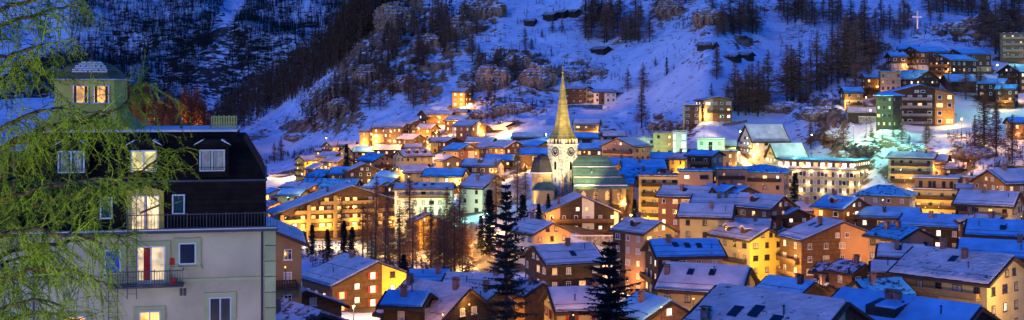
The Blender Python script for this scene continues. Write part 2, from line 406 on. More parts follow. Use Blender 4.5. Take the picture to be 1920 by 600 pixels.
def terrain_mat(name, base, lo=(.05, .03, .022, 1), hi=(.50, .25, .12, 1), sc=1.0):
    m = bpy.data.materials.new(name); m.use_nodes = True
    nt = m.node_tree; N, K = nt.nodes, nt.links
    p = N['Principled BSDF']; p.inputs['Roughness'].default_value = .85; p.inputs['Specular IOR Level'].default_value = .15
    tc = N.new('ShaderNodeTexCoord')
    at_ = N.new('ShaderNodeAttribute'); at_.attribute_name = 'rock'
    mp = N.new('ShaderNodeMapping'); mp.inputs['Rotation'].default_value = (0.5, 0.3, 0.5); mp.inputs['Scale'].default_value = (1.0, 1.0, 2.2)
    K.new(tc.outputs['Object'], mp.inputs[0])
    n1 = N.new('ShaderNodeTexNoise'); n1.inputs['Scale'].default_value = .14 * sc; n1.inputs['Detail'].default_value = 10; n1.inputs['Roughness'].default_value = .72
    K.new(mp.outputs[0], n1.inputs['Vector'])
    geo = N.new('ShaderNodeNewGeometry'); sx = N.new('ShaderNodeSeparateXYZ'); K.new(geo.outputs['Normal'], sx.inputs[0])
    st = N.new('ShaderNodeMapRange'); st.inputs[1].default_value = .96; st.inputs[2].default_value = .60; st.inputs[3].default_value = -.09; st.inputs[4].default_value = .15; K.new(sx.outputs[2], st.inputs[0])
    mq = N.new('ShaderNodeMapping'); mq.inputs['Rotation'].default_value = (0.6, -0.5, 0.4); mq.inputs['Scale'].default_value = (.55, 1.0, 2.6)
    K.new(tc.outputs['Object'], mq.inputs[0])
    n1b = N.new('ShaderNodeTexNoise'); n1b.inputs['Scale'].default_value = .30 * sc; n1b.inputs['Detail'].default_value = 7; n1b.inputs['Roughness'].default_value = .7; K.new(mq.outputs[0], n1b.inputs['Vector'])
    nm_ = N.new('ShaderNodeMix'); nm_.inputs[0].default_value = .5; K.new(n1.outputs[0], nm_.inputs[2]); K.new(n1b.outputs[0], nm_.inputs[3])
    rk = N.new('ShaderNodeMath'); rk.operation = 'MULTIPLY'; rk.inputs[1].default_value = .205; K.new(at_.outputs['Fac'], rk.inputs[0])
    a1 = N.new('ShaderNodeMath'); K.new(nm_.outputs[0], a1.inputs[0]); K.new(rk.outputs[0], a1.inputs[1])
    a2 = N.new('ShaderNodeMath'); K.new(a1.outputs[0], a2.inputs[0])
    stm = N.new('ShaderNodeMath'); stm.operation = 'MULTIPLY'; K.new(st.outputs[0], stm.inputs[0])
    ra = N.new('ShaderNodeMapRange'); ra.inputs[1].default_value = .0; ra.inputs[2].default_value = .5; K.new(at_.outputs['Fac'], ra.inputs[0]); K.new(ra.outputs[0], stm.inputs[1])
    K.new(stm.outputs[0], a2.inputs[1])
    th = N.new('ShaderNodeMapRange'); th.inputs[1].default_value = base; th.inputs[2].default_value = base + .035; K.new(a2.outputs[0], th.inputs[0])
    n2 = N.new('ShaderNodeTexNoise'); n2.inputs['Scale'].default_value = .25; n2.inputs['Detail'].default_value = 8; K.new(tc.outputs['Object'], n2.inputs['Vector'])
    cr = N.new('ShaderNodeValToRGB'); e = cr.color_ramp.elements
    e[0].position = .32; e[0].color = lo; e[1].position = .7; e[1].color = hi
    K.new(n2.outputs[0], cr.inputs[0])
    n3 = N.new('ShaderNodeTexNoise'); n3.inputs['Scale'].default_value = .06; n3.inputs['Detail'].default_value = 5; K.new(tc.outputs['Object'], n3.inputs['Vector'])
    cs = N.new('ShaderNodeValToRGB'); e = cs.color_ramp.elements
    e[0].position = .3; e[0].color = (.66, .66, .72, 1); e[1].position = .65; e[1].color = (.84, .84, .88, 1); K.new(n3.outputs[0], cs.inputs[0])
    ns = N.new('ShaderNodeTexNoise'); ns.inputs['Scale'].default_value = .55; ns.inputs['Detail'].default_value = 5; ns.inputs['Roughness'].default_value = .6; K.new(mp.outputs[0], ns.inputs['Vector'])
    nl = N.new('ShaderNodeTexNoise'); nl.inputs['Scale'].default_value = .035; nl.inputs['Detail'].default_value = 3; K.new(tc.outputs['Object'], nl.inputs['Vector'])
    s1 = N.new('ShaderNodeMath'); s1.operation = 'MULTIPLY_ADD'; s1.inputs[1].default_value = .55; K.new(nl.outputs[0], s1.inputs[0]); K.new(ns.outputs[0], s1.inputs[2])
    s2 = N.new('ShaderNodeMapRange'); s2.inputs[1].default_value = .96; s2.inputs[2].default_value = 1.0; K.new(s1.outputs[0], s2.inputs[0])
    s3 = N.new('ShaderNodeMath'); s3.operation = 'MAXIMUM'; K.new(th.outputs[0], s3.inputs[0]); K.new(s2.outputs[0], s3.inputs[1])
    mx = N.new('ShaderNodeMix'); mx.data_type = 'RGBA'; K.new(s3.outputs[0], mx.inputs[0]); K.new(cs.outputs[0], mx.inputs[6]); K.new(cr.outputs[0], mx.inputs[7])
    tw = N.new('ShaderNodeAttribute'); tw.attribute_name = 'town'      # trodden lanes and yards, also darkened as shade between the houses
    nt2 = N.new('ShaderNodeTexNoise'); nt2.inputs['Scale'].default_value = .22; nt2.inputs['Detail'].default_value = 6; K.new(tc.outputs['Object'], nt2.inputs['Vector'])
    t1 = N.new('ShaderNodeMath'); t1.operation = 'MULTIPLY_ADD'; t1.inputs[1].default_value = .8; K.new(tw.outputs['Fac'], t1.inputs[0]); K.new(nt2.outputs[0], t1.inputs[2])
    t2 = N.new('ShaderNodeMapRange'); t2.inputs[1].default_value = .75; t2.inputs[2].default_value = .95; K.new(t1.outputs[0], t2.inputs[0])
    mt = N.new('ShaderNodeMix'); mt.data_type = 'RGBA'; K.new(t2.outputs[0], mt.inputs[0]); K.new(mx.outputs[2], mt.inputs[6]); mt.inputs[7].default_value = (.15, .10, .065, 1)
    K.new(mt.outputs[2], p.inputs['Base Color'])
    nb = N.new('ShaderNodeTexNoise'); nb.inputs['Scale'].default_value = .5; nb.inputs['Detail'].default_value = 8; K.new(tc.outputs['Object'], nb.inputs['Vector'])
    bp = N.new('ShaderNodeBump'); bp.inputs['Strength'].default_value = .5; bp.inputs['Distance'].default_value = 1.0
    mm = N.new('ShaderNodeMath'); mm.operation = 'MULTIPLY'; K.new(nb.outputs[0], mm.inputs[0])
    m0 = N.new('ShaderNodeMapRange'); m0.inputs[3].default_value = .35; m0.inputs[4].default_value = 1.3; K.new(th.outputs[0], m0.inputs[0]); K.new(m0.outputs[0], mm.inputs[1])
    K.new(mm.outputs[0], bp.inputs['Height']); K.new(bp.outputs[0], p.inputs['Normal'])
    M[name] = m
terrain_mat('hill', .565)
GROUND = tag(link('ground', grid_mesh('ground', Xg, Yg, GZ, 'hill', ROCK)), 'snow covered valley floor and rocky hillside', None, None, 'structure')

# far side of the valley: steep forested mountain with snow gullies
terrain_mat('far_hill', .53, (.02, .016, .016, 1), (.09, .06, .05, 1), sc=.35)
fpx = np.arange(-900, 1500, 12.); fy = np.concatenate([np.arange(1250, 2900, 14.), np.arange(2900, 4000, 60.)])
fP, fY = np.meshgrid(fpx, fy, indexing='ij'); fX = (fP - CX) * fY / F
fz = np.interp(fY, [1250, 1500, 1800, 2300, 2900, 4000], [-60, -75, 20, 235, 480, 900])
fz = fz + (fbm(fX * .004, fY * .004, 5) - .5) * 150 * np.clip((fY - 1400) / 500, 0, 1) + (fbm(fX * .02, fY * .012, 4) - .5) * 30 * np.clip((fY - 1500) / 300, 0, 1)
frock = np.clip(fbm(fX * .006 + 9, fY * .004, 4) * 1.9 - .85, 0, 1)
tag(link('far_mountain', grid_mesh('far_mountain', fX, fY, fz, 'far_hill', frock)), 'dark forested mountain across the valley', None, None, 'structure')
def far_z(px, Y):
    i = int(np.clip(round((px - fpx[0]) / 12.), 0, len(fpx) - 1)); j = int(np.clip(np.searchsorted(fy, Y), 0, len(fy) - 1))
    return float(fz[i, j])
# ---------------------------------------------------------------- building kit
RN = random.Random(11)
_wc = {}
def win_frame(w, h, fr, near):
    k = ('f', w, h, fr, near)
    if k not in _wc:
        b = MB(); t = .09 if near else .11
        b.box(-w / 2, w / 2, -.08, .03, h / 2 - t, h / 2); b.box(-w / 2, w / 2, -.08, .03, -h / 2, -h / 2 + t)
        b.box(-w / 2, -w / 2 + t, -.08, .03, -h / 2 + t, h / 2 - t); b.box(w / 2 - t, w / 2, -.08, .03, -h / 2 + t, h / 2 - t)
        b.box(-w / 2 - .12, w / 2 + .12, -.16, .03, -h / 2 - .09, -h / 2)                      # sill
        if near:
            b.box(-.035, .035, -.06, .02, -h / 2 + t, h / 2 - t)
            b.box(-w / 2 + t, -.035, -.055, .02, h * .14, h * .14 + .05); b.box(.035, w / 2 - t, -.055, .02, h * .14, h * .14 + .05)
        _wc[k] = b.mesh('window', fr)
    return _wc[k]
def win_pane(w, h, pm):
    k = ('p', w, h, pm)
    if k not in _wc:
        _wc[k] = MB().box(-w / 2 + .05, w / 2 - .05, -.03, .02, -h / 2 + .05, h / 2 - .05).mesh('pane', pm)
    return _wc[k]
def win_far(w, h, fr, pm):
    k = ('w', w, h, fr, pm)
    if k not in _wc:
        b = MB(); t = .12
        b.box(-w / 2, w / 2, -.07, .03, h / 2 - t, h / 2, 0); b.box(-w / 2 - .08, w / 2 + .08, -.12, .03, -h / 2, -h / 2 + t, 0)
        b.box(-w / 2, -w / 2 + t, -.07, .03, -h / 2 + t, h / 2 - t, 0); b.box(w / 2 - t, w / 2, -.07, .03, -h / 2 + t, h / 2 - t, 0)
        b.box(-w / 2 + t, w / 2 - t, -.025, .03, -h / 2 + t, h / 2 - t, 1)
        _wc[k] = b.mesh('window', [fr, pm])
    return _wc[k]
def shutter_mesh(h, m):
    k = ('s', h, m)
    if k not in _wc:
        _wc[k] = MB().box(-.24, .24, -.07, .02, -h / 2, h / 2).box(-.18, .18, -.09, -.07, -.04, .04).mesh('shutter', m)
    return _wc[k]
def bal_mesh(n, dep, m, near):
    n = round(n, 1); k = ('b', n, dep, m, near)
    if k not in _wc:
        b = MB()
        b.box(-n / 2, n / 2, -dep, .0, -.16, 0)
        if near:
            c = max(3, int(n / .3)); s = n / c
            for i in range(c): b.box(-n / 2 + i * s + .02, -n / 2 + (i + 1) * s - .02, -dep + .02, -dep + .07, .06, .86)
        else:
            b.box(-n / 2, n / 2, -dep + .02, -dep + .08, .06, .86)
        b.box(-n / 2 - .02, n / 2 + .02, -dep - .02, -dep + .12, .86, .98)
        for sgn in (-1, 1):
            x = sgn * (n / 2 - .04); b.box(x - .035, x + .035, -dep + .12, -.01, .1, .9)
        _wc[k] = b.mesh('balcony', m)
    return _wc[k]

HPOS = []
SIDES = {'F': ((0, -1), (1, 0), 0.0), 'R': ((1, 0), (0, 1), math.pi / 2), 'L': ((-1, 0), (0, -1), -math.pi / 2), 'B': ((0, 1), (-1, 0), math.pi)}
class House:
    def __init__(s, root, L, W, he, hr, Y, yaw):
        s.root, s.L, s.W, s.he, s.hr, s.Y, s.yaw = root, L, W, he, hr, Y, yaw
        s.near = Y < 300
        s.gs = 'R' if yaw < 0 else 'L'
    def dist(s, k): return s.W / 2 if k in 'FB' else s.L / 2
    def length(s, k): return s.L if k in 'FB' else s.W
    def put(s, name, data, k, t=0.0, z=0.0, out=0.0, parent=None):
        n, tt, rz = SIDES[k]; d = s.dist(k) + out
        return link(name, data, parent or s.root, (n[0] * d + tt[0] * t, n[1] * d + tt[1] * t, z), rz)
    def panel(s, k, mat, a, b, z0=0.0, z1=None, name='wall_panel', out=.06, top=None):
        ln = s.length(k); x0, x1 = -ln / 2 + a * ln, -ln / 2 + b * ln
        if k in 'FB' or top:
            poly = [(x0, z0), (x1, z0), (x1, z1 or s.he - .05), (x0, z1 or s.he - .05)]
        else:
            def rz(x): return s.hr - (s.hr - s.he) * abs(x) / (s.W / 2) - .04
            if z1 is not None:
                poly = [(x0, z0), (x1, z0), (x1, min(z1, rz(x1))), (x0, min(z1, rz(x0)))]
            else:
                poly = [(x0, z0), (x1, z0), (x1, rz(x1))] + ([(0, rz(0))] if x0 < 0 < x1 else []) + [(x0, rz(x0))]
        return s.put(name, MB().prism(poly, 'y', .02, -out).mesh(name, mat), k)
    def window(s, k, t, z, w=1.0, h=1.3, pane=None, fr='frame_white', shut=None, out=.07):
        if pane is None: pane = 'glass_dark'
        if s.near:
            o = s.put('window', win_frame(w, h, fr, True), k, t, z, out)
            link('pane', win_pane(w, h, pane), o)
        else:
            o = s.put('window', win_far(w, h, fr, pane), k, t, z, out)
        if shut:
            for sg in (-1, 1): link('shutter', shutter_mesh(h, shut), o, (sg * (w / 2 + .3), 0, 0))
        return o
    def balcony(s, k, t, z, n, dep=1.2, mat='mid'):
        return s.put('balcony', bal_mesh(n, dep, mat, s.near), k, t, z, .05)

def snow_slopes(L, W, he, hr, oh, th, near, hip=False, tile=False, seed=0, slopes=(-1, 1), cut=0.0):
    """snow blanket over both slopes, a lumpy sheet with a skirt down to the roof"""
    rr = np.random.default_rng(seed)
    b = MB(); tan = (hr - he) / (W / 2)
    nx, ny = (26, 12) if near else (10, 5)
    if tile: nx, ny = max(8, int((L + 2 * oh) / .55)), max(6, int((W / 2 + oh) / .42))
    for sg in slopes:
        o = len(b.v); nvx, nvy = nx + 1, ny + 1
        jit = rr.random((nvx, nvy)); ph = rr.random() * 9
        for i in range(nvx):
            for j in range(nvy):
                u = i / nx; w = j / ny
                yy = w * (W / 2 + oh - .32)
                xe = (L / 2 + oh - .42) - ((L / 2 + oh - .42) - max(0, (L - W) / 2)) * (1 - w) * (1 if hip else 0)
                x = (2 * u - 1) * xe
                ed = min(u, 1 - u) * nx * .6 if not hip else 1; ed = min(1, ed, (1 - w) * ny * .8)
                lump = .05 * math.sin(x * .9 + ph) * math.sin(yy * 1.1 + ph * 2) + (jit[i, j] - .5) * (.05 if not tile else .13)
                z = hr - tan * yy + .12 + th * (.45 + .55 * max(0, ed)) + lump * (1 if near else .4)
                if j == 0: z = hr + .12 + th
                yq = yy
                if j == nvy - 1: yq = yy - jit[i, j] * (.14 if near else .05)
                b.v.append((x, sg * yq, z))
        for i in range(nx):
            for j in range(ny):
                q = (o + i * nvy + j, o + (i + 1) * nvy + j, o + (i + 1) * nvy + j + 1, o + i * nvy + j + 1)
                b.f.append(q if sg > 0 else q[::-1]); b.m.append(0)
        rim = [(i, ny) for i in range(nvx)]
        def drop(lst):
            ids = [o + i * nvy + j for i, j in lst]; o2 = len(b.v)
            for q in ids:
                x, y, z = b.v[q]; b.v.append((x, y, min(z - .02, hr - tan * abs(y) + .1)))
            for a in range(len(ids) - 1):
                b.f.append((ids[a], ids[a + 1], o2 + a + 1, o2 + a)); b.m.append(0)
        drop(rim)
        if not hip:
            drop([(0, j) for j in range(nvy)]); drop([(nx, j) for j in range(nvy)])
    return b

def house(name, label, cat, px, py, Y, L, W, yaw, w='dark', pitch=23, up=None, base='white', g=(), f=(), snow='snow', lit=.25, st=2.8, balg=(), balf=(), bm='mid',
          ch=(), hip=False, flat=False, sky=0, dorm=0, fr=None, shut=None, panes=None, oh=.9, group=None, win=True, ww=1.0, wh=1.3, gap=2.9, th=.25, tile=False, rows=6, chm='brick', zb=None, mh=None):
    if mh is None: mh = 99 if Y < 400 else 14.0 if name in ('hotel', 'apartment_block', 'apartment_building', 'grand_hotel', 'stair_tower') else 8.0 if name in ('chalet', 'house') else 5.0
    Y0 = Y
    R2 = random.Random(int(px * 13 + py * 7))
    wood = w in ('dark', 'mid', 'orange', 'rust')
    if win and not flat and not hip and not balg and not balf and R2.random() < .6:
        if abs(yaw) > 25: balg = R2.choice(((0,), (1,), (0, 1), ('g', 1), ('g', 0)))
        else: balf = R2.choice(((0,), (1,)))
        if wood: bm = 'mid' if w == 'dark' else 'dark'
    if win and wood and up is None and not g and not f and name in ('chalet', 'house') and R2.random() < .4: up = R2.choice((1.2, 2.1)); base = R2.choice(('white', 'cream', 'stone'))
    while Y < Y0 * 1.16 and zb is None:        # stand it on the slope where its walls get their real height
        c = at(px, py, Y); q_ = Y / Y0
        if c.z - zt(c.x, c.y - W * q_ * .3) - (0 if flat else W * q_ / 2 * math.tan(math.radians(pitch))) <= mh: break
        Y += 2.0
    L *= Y / Y0; W *= Y / Y0
    rel = yaw; yaw = yaw - math.degrees(math.atan2(px - CX, F))      # yaw is given as seen along the line of sight
    c = at(px, py, Y); cy, sy = math.cos(math.radians(yaw)), math.sin(math.radians(yaw))
    if zb is None:
        zb = min(zt(c.x + cy * a * L / 2 - sy * q * W / 2, c.y + sy * a * L / 2 + cy * q * W / 2) for a in (-1, 1) for q in (-1, 1)) - .4
    hr = c.z - zb - .35
    he = hr - W / 2 * math.tan(math.radians(pitch)) if not flat else hr
    if he < 2.2: zb -= 2.2 - he; hr += 2.2 - he; he = 2.2
    root = thing(name, label, cat, (c.x, c.y, zb), math.radians(yaw), group)
    H = House(root, L, W, he, hr, Y, rel)
    gs = H.gs
    if flat or hip:
        MB().box(-L / 2, L / 2, -W / 2, W / 2, 0, he).build('wall', w, root)
    else:
        MB().prism([(-W / 2, 0), (W / 2, 0), (W / 2, he), (0, hr), (-W / 2, he)], 'x', -L / 2, L / 2).build('wall', w, root)
    if up is not None:
        zp = max(.6, he - up * st)
        MB().box(-L / 2 - .05, L / 2 + .05, -W / 2 - .05, W / 2 + .05, -.02, zp).build('plinth', base, root)
    for (m_, a, b) in g: H.panel(gs, m_, a, b, out=.075)
    for (m_, a, b) in f: H.panel('F', m_, a, b, out=.075)
    # roof
    seed = int(px * 7 + py * 3)
    if flat:
        rf = MB().box(-L / 2 - oh * .5, L / 2 + oh * .5, -W / 2 - oh * .5, W / 2 + oh * .5, hr + .01, hr + .22).build('roof', 'eave_wood', root)
        sb = MB(); nx, ny = 8, 6
        sb.box(-L / 2 - oh * .4, L / 2 + oh * .4, -W / 2 - oh * .4, W / 2 + oh * .4, hr + .215, hr + .22 + th)
        sb.build('snow', snow, rf)
    elif hip:
        e = hr - (hr - he) * (1 + oh / (W / 2)); x1, y1, xr = L / 2 + oh, W / 2 + oh, max(.05, (L - W) / 2)
        vs = [(-x1, -y1, e), (x1, -y1, e), (x1, y1, e), (-x1, y1, e), (-xr, 0, hr + .1), (xr, 0, hr + .1), (-x1, -y1, e + .2), (x1, -y1, e + .2), (x1, y1, e + .2), (-x1, y1, e + .2)]
        rf = MB().add(vs, [(3, 2, 1, 0), (0, 1, 7, 6), (1, 2, 8, 7), (2, 3, 9, 8), (3, 0, 6, 9), (6, 7, 5, 4), (8, 9, 4, 5), (7, 8, 5), (9, 6, 4)]).build('roof', 'slate', root)
        sb = MB(); q = .22
        vs = [(-x1 + .1, -y1 + .1, e + q), (x1 - .1, -y1 + .1, e + q), (x1 - .1, y1 - .1, e + q), (-x1 + .1, y1 - .1, e + q), (-xr, 0, hr + .12 + th), (xr, 0, hr + .12 + th)]
        vs += [(x, y, z + th * .8) for x, y, z in vs[:4]]
        sb.add(vs, [(0, 1, 7, 6), (1, 2, 8, 7), (2, 3, 9, 8), (3, 0, 6, 9), (6, 7, 5, 4), (8, 9, 4, 5), (7, 8, 5), (9, 6, 4)]).build('snow', snow, rf)
    else:
        tan = (hr - he) / (W / 2); y1 = W / 2 + oh; z1 = hr - tan * y1
        poly = [(-y1, z1 - .12), (0, hr - .05), (y1, z1 - .12), (y1, z1 + .1), (0, hr + .12), (-y1, z1 + .1)]
        rb = MB()
        for sg in (-1, 1):
            pq = [(0, hr - .2), (sg * y1, z1 - .30), (sg * y1, z1 + .1), (0, hr + .1)]
            rb.prism(pq if sg > 0 else pq[::-1], 'x', -L / 2 - oh, L / 2 + oh)
        rf = rb.build('roof', 'eave_wood', root)
        snow_slopes(L, W, he, hr, oh, th, H.near or tile, tile=tile, seed=seed).build('snow', snow, rf, smooth=not tile)
    tan = 0 if flat else (hr - he) / (W / 2)
    if not ch and Y < 430 and not hip and cat != 'shed': ch = ((RN.uniform(.15, .85), RN.uniform(.05, .5)),)
    if Y < 330 and not flat and not hip and L > 6:
        for v in ((.86,) if RN.random() < .65 else (.45, .86)):                     # rails that hold the snow on the near slope
            yv = -v * W / 2; z = hr - tan * abs(yv) + .1
            sgb = MB(); n_ = int(L / .8)
            sgb.box(-L / 2 - .3, L / 2 + .3, yv - .03, yv + .03, z + th + .02, z + th + .08)
            for i in range(n_ + 1):
                x = -L / 2 + i * L / n_; sgb.box(x - .04, x + .04, yv - .04, yv + .12, z - .1, z + th + .03)
            sgb.build('snow_guard', 'slate', rf)
    for (a, v) in ch:       # chimneys: fraction along the ridge, fraction down the near slope
        x = -L / 2 + a * L; yv = -v * W / 2; z = hr - tan * abs(yv)
        cb = MB().box(x - .42, x + .42, yv - .35, yv + .35, z - .8, z + 1.5).box(x - .52, x + .52, yv - .45, yv + .45, z + 1.5, z + 1.64)
        for q in (-.3, .3): cb.box(x + q - .1, x + q + .1, yv - .3, yv + .3, z + 1.64, z + 1.85)
        cb.box(x - .55, x + .55, yv - .45, yv + .45, z + 1.85, z + 1.95)
        cb.build('chimney', chm, rf)
    if Y < 330 and not flat and not hip:
        for q_ in range(R2.choice((0, 1, 1, 2))):
            x = R2.uniform(-.4, .4) * L; yv = -R2.uniform(.1, .7) * W / 2; z = hr - tan * abs(yv)
            MB().tube([(x, yv, z - .2), (x, yv, z + 1.25)], .09, 7).lathe([(.0, z + 1.42), (.2, z + 1.3), (.2, z + 1.26), (0, z + 1.26)], 8, x, yv).build('stove_pipe', 'metal', rf)
    for i in range(sky):    # roof windows
        x = -L / 2 + L * (.25 + .5 * (i + .5) / sky) + RN.uniform(-.6, .6); v = RN.uniform(.35, .65); yv = -v * W / 2; z = hr - tan * abs(yv) + th + .14
        k = MB(); dx, dy = .55, .8
        vs = [(x - dx, yv - dy, z - tan * dy - .2), (x + dx, yv - dy, z - tan * dy - .2), (x + dx, yv + dy, z + tan * dy - .2), (x - dx, yv + dy, z + tan * dy - .2)]
        vs += [(a_, b_, c_ + .34) for a_, b_, c_ in vs]
        k.add(vs, [(4, 5, 6, 7), (0, 1, 5, 4), (1, 2, 6, 5), (2, 3, 7, 6), (3, 0, 4, 7)]).build('skylight', 'glass_dark', rf)
    for i in range(dorm):
        x = -L / 2 + L * (i + .7) / (dorm + .4); v = .55; yv = -v * W / 2; z = hr - tan * abs(yv)
        d = MB().prism([(x - .8, z - .4), (x + .8, z - .4), (x + .8, z + 1.1), (x, z + 1.6), (x - .8, z + 1.1)], 'y', yv - .9, yv + 2.2).build('dormer', 'mid', rf)
        MB().prism([(x - 1.1, z + 1.0), (x, z + 1.68), (x + 1.1, z + 1.0), (x + 1.1, z + 1.2), (x, z + 1.92), (x - 1.1, z + 1.2)], 'y', yv - 1.2, yv + 2.2).build('snow', snow, d)
        MB().box(x - .45, x + .45, yv - .95, yv - .88, z + .0, z + .95).build('pane', 'glass_dark', d)
    # windows
    fr_ = fr or ('frame_white' if w in ('dark', 'mid', 'orange', 'rust', 'grey', 'tan') else 'frame_dark')
    pn = panes or ['lit_warm', 'lit_white', 'lit_soft', 'lit_warm']
    def pick():
        if RN.random() < lit: return RN.choice(pn)
        return 'curtain' if RN.random() < .45 else 'glass_dark'
    if win:
        zfloor = max(.8, (at(px, 616, Y).z - zb))
        for k in ('F', gs):
            if abs(math.sin(math.radians(rel))) < .08 and k != 'F': continue
            if abs(math.cos(math.radians(rel))) < .14 and k == 'F': continue
            ln = H.length(k); n = max(1, int((ln - .6) / gap)); step = ln / n
            sb_ = balf if k == 'F' else balg
            for r in range(rows):
                z = he - 1.55 - r * st
                if z - wh / 2 < zfloor: break
                if r in sb_: H.balcony(k, 0, z - 1.15, ln * .86, 1.2, bm)
                for i in range(n):
                    if RN.random() < .1: continue
                    t = -ln / 2 + (i + .5) * step
                    H.window(k, t, z, ww if RN.random() < .75 else ww * 1.5, wh if r not in sb_ else wh, pick(), fr_, shut)
            if k == gs and not flat and not hip and (hr - he) > 2.0:
                z = he + .75
                n2 = 1 if W < 9.5 else 2
                for i in range(n2):
                    H.window(k, (i - (n2 - 1) / 2) * 2.4, z, ww, 1.1, pick(), fr_, None)
                if 'g' in balg: H.balcony(k, 0, z - 1.0, W * .5, 1.1, bm)
    H.roof = rf; HPOS.append((c.x, c.y, (L + W) / 4, label))
    return H

LAMPC = {'w': (1.0, 0.53, 0.10), 'y': (1.0, 0.66, 0.20), 'g': (0.34, 1.0, 0.36), 'c': (0.25, 0.95, 0.66), 'n': (1.0, 0.80, 0.5), 'l': (.85, 1., .3)}
LAMP_K = 1.75
def point(name, parent, loc, col, watts, size=.15):
    d = bpy.data.lights.new(name, 'POINT'); d.energy = watts * LAMP_K; d.color = LAMPC[col]; d.shadow_soft_size = size
    o = bpy.data.objects.new(name, d); COL.objects.link(o); o.parent = parent; o.location = loc
    return o
_lm = {}
def street_lamp(px, py, Y, label, col='w', watts=900, h=None, group='street lamps of the village'):
    p = at(px, py, Y); g = zt(p.x, p.y)
    h = max(3.0, p.z - g) if h is None else h
    if p.z - g < 3.0: p.z = g + 3.0
    r = thing('street_lamp', label, 'street lamp', (p.x, p.y, p.z - h), 0, group)
    MB().tube([(0, 0, -.3), (0, 0, h * .5), (0, 0, h - .1)], [.10, .075, .05], 8).build('pole', 'metal', r)
    MB().lathe([(.06, h + .1), (.30, h + .04), (.34, h - .02), (.0, h - .02)], 10).build('lamp_hood', 'metal', r)
    MB().lathe([(.0, h - .34), (.14, h - .3), (.22, h - .16), (.20, h - .03), (.0, h - .03)], 10).build('bulb', 'bulb_white' if col in 'gc' else 'bulb_warm', r, True)
    point('lamp_light', r, (0, 0, h - .5), col, watts)
    return r
def wall_lamp(H, k, t, z, col, watts, out=.5):
    if 'wl' + col not in _lm:
        _lm['wl' + col] = MB().box(-.14, .14, -.22, .02, -.12, .12).mesh('wall_lamp', 'bulb_white' if col in 'gc' else 'bulb_warm')
    o = H.put('wall_lamp', _lm['wl' + col], k, t, z, .07)
    if watts: point('lamp_light', o, (0, -out, 0), col, watts, .1)
    return o
# ---------------------------------------------------------------- the village, house by house
def HS(label, px, py, Y, L, W, yaw, name='chalet', cat='chalet', **k): return house(name, label, cat, px, py, Y, L, W, yaw, **k)
def HB(label, px, py, Y, L, W, yaw, **k): return house('house', label, 'house', px, py, Y, L, W, yaw, **k)
DW = ['lit_warm', 'lit_soft', 'lit_soft']
# front row, left to right
HB('cream house with timber balconies just right of the dark mansard hotel', 488, 408, 150, 12, 10, -90, w='tan', lit=.3, balg=(1, 2), bm='dark', snow='snow_old')
HS('brown timber chalet with snowy roof beside the pale pilaster of the big hotel', 545, 531, 165, 10, 11, -68, w='mid', lit=.1)
HS('lowest snowy roof at the bottom left with dark bare strips', 566, 570, 132, 9, 15, -64, w='dark', snow='snow_thin', win=False, ch=((.3, .3),))
A = house('guest_house', 'tall brown and yellow house with red window shutters under a street lamp', 'house', 676, 481, 245, 14, 20, -62, w='mid', pitch=21, g=(('yellow', .56, 1.0),), lit=0, snow='snow_old', ch=((.35, .1),), win=False, st=2.75)
for r in range(4):
    z = A.he + 1.2 - r * 2.75
    A.window('R', -1.0, z, 1.15, 1.35, 'lit_white', 'frame_white', 'shutter_red', .12)
    if r: A.window('R', -4.6, z + .9, 1.1, 1.1, 'lit_white', 'frame_white', None, .12)
    if 0 < r < 4: A.window('R', -8.0, z - .6, 1.15, 1.35, 'lit_warm', 'frame_white', 'shutter_red', .12)
    A.window('R', 3.6, z - .2, 1.1, 1.2, 'lit_white' if r == 1 else 'glass_dark', 'frame_dark', None, .16)
    if 0 < r < 4: A.window('F', 0, z - 1, 1.0, 1.2, 'lit_soft', 'frame_white', None); A.window('F', -3.6, z - 1, 1.0, 1.2, 'curtain', 'frame_white', None); A.window('F', 3.6, z - 1, 1.0, 1.2, 'lit_warm', 'frame_white', None)
B = HS('dark timber chalet with pale windows and a steep gable at the bottom centre', 822, 528, 178, 13, 12, -48, w='dark', pitch=34, lit=.25, snow='snow_old', ch=((.85, .1), (.1, .2)), tile=True, panes=['lit_soft', 'lit_white'])
HS('low dark annex with blue hipped snow roof left of the bottom centre chalet', 766, 544, 172, 5.5, 6, -20, w='dark', lit=.5, snow='ice', panes=['lit_white', 'lit_soft'])
HS('small blue roofed shed with a brick chimney above the bottom centre chalet', 806, 504, 215, 6.5, 6, -4, name='shed', cat='shed', w='mid', snow='ice', ch=((.75, .5),), win=False)
HS('long low roof of snowy slabs below the lamplit street', 892, 511, 205, 9.5, 10, -14, w='mid', snow='snow_old', tile=True, lit=.1, ch=((.9, .1),))
HS('small steep snowy gable right of the bottom centre chalet', 918, 537, 188, 5, 6.5, -62, w='dark', snow='snow_old', pitch=34, tile=True, win=False)
HS('ochre lit outbuilding with a dark roof behind the big dark spruce', 996, 523, 205, 6, 7, -55, w='orange', snow='snow_thin', win=False, pitch=25)
HB('pale five storey house with pink gable left of the dark brown house', 1008, 411, 290, 13, 10.5, -58, w='white', g=(('pink', 0, 1),), lit=.15, snow='snow', ch=((.3, 0),), fr='frame_dark', balf=(1, 2, 3), bm='dark')
HB('dark brown four storey house with many pale windows below the church', 1056, 456, 242, 12, 13, 22, w='dark', up=3.3, base='white', lit=.55, panes=['lit_soft', 'lit_soft', 'lit_warm', 'curtain'], snow='snow', ch=((.55, .15),), sky=1, gap=2.5)
HB('small cream house with broad snowy roof below the dark brown house', 1084, 536, 192, 9, 10, 14, w='cream', up=0, base='cream', lit=.1, snow='snow', shut='shutter_red', pitch=27)
HB('wide dark gabled house with a white centre wall panel in front of the church', 1084, 362, 316, 12, 19.5, -80, w='dark', g=(('pink', 0, .2), ('white', .5, .665), ('white', .94, 1)), lit=.4, snow='snow', ch=((.8, .6),), up=3, base='tan')
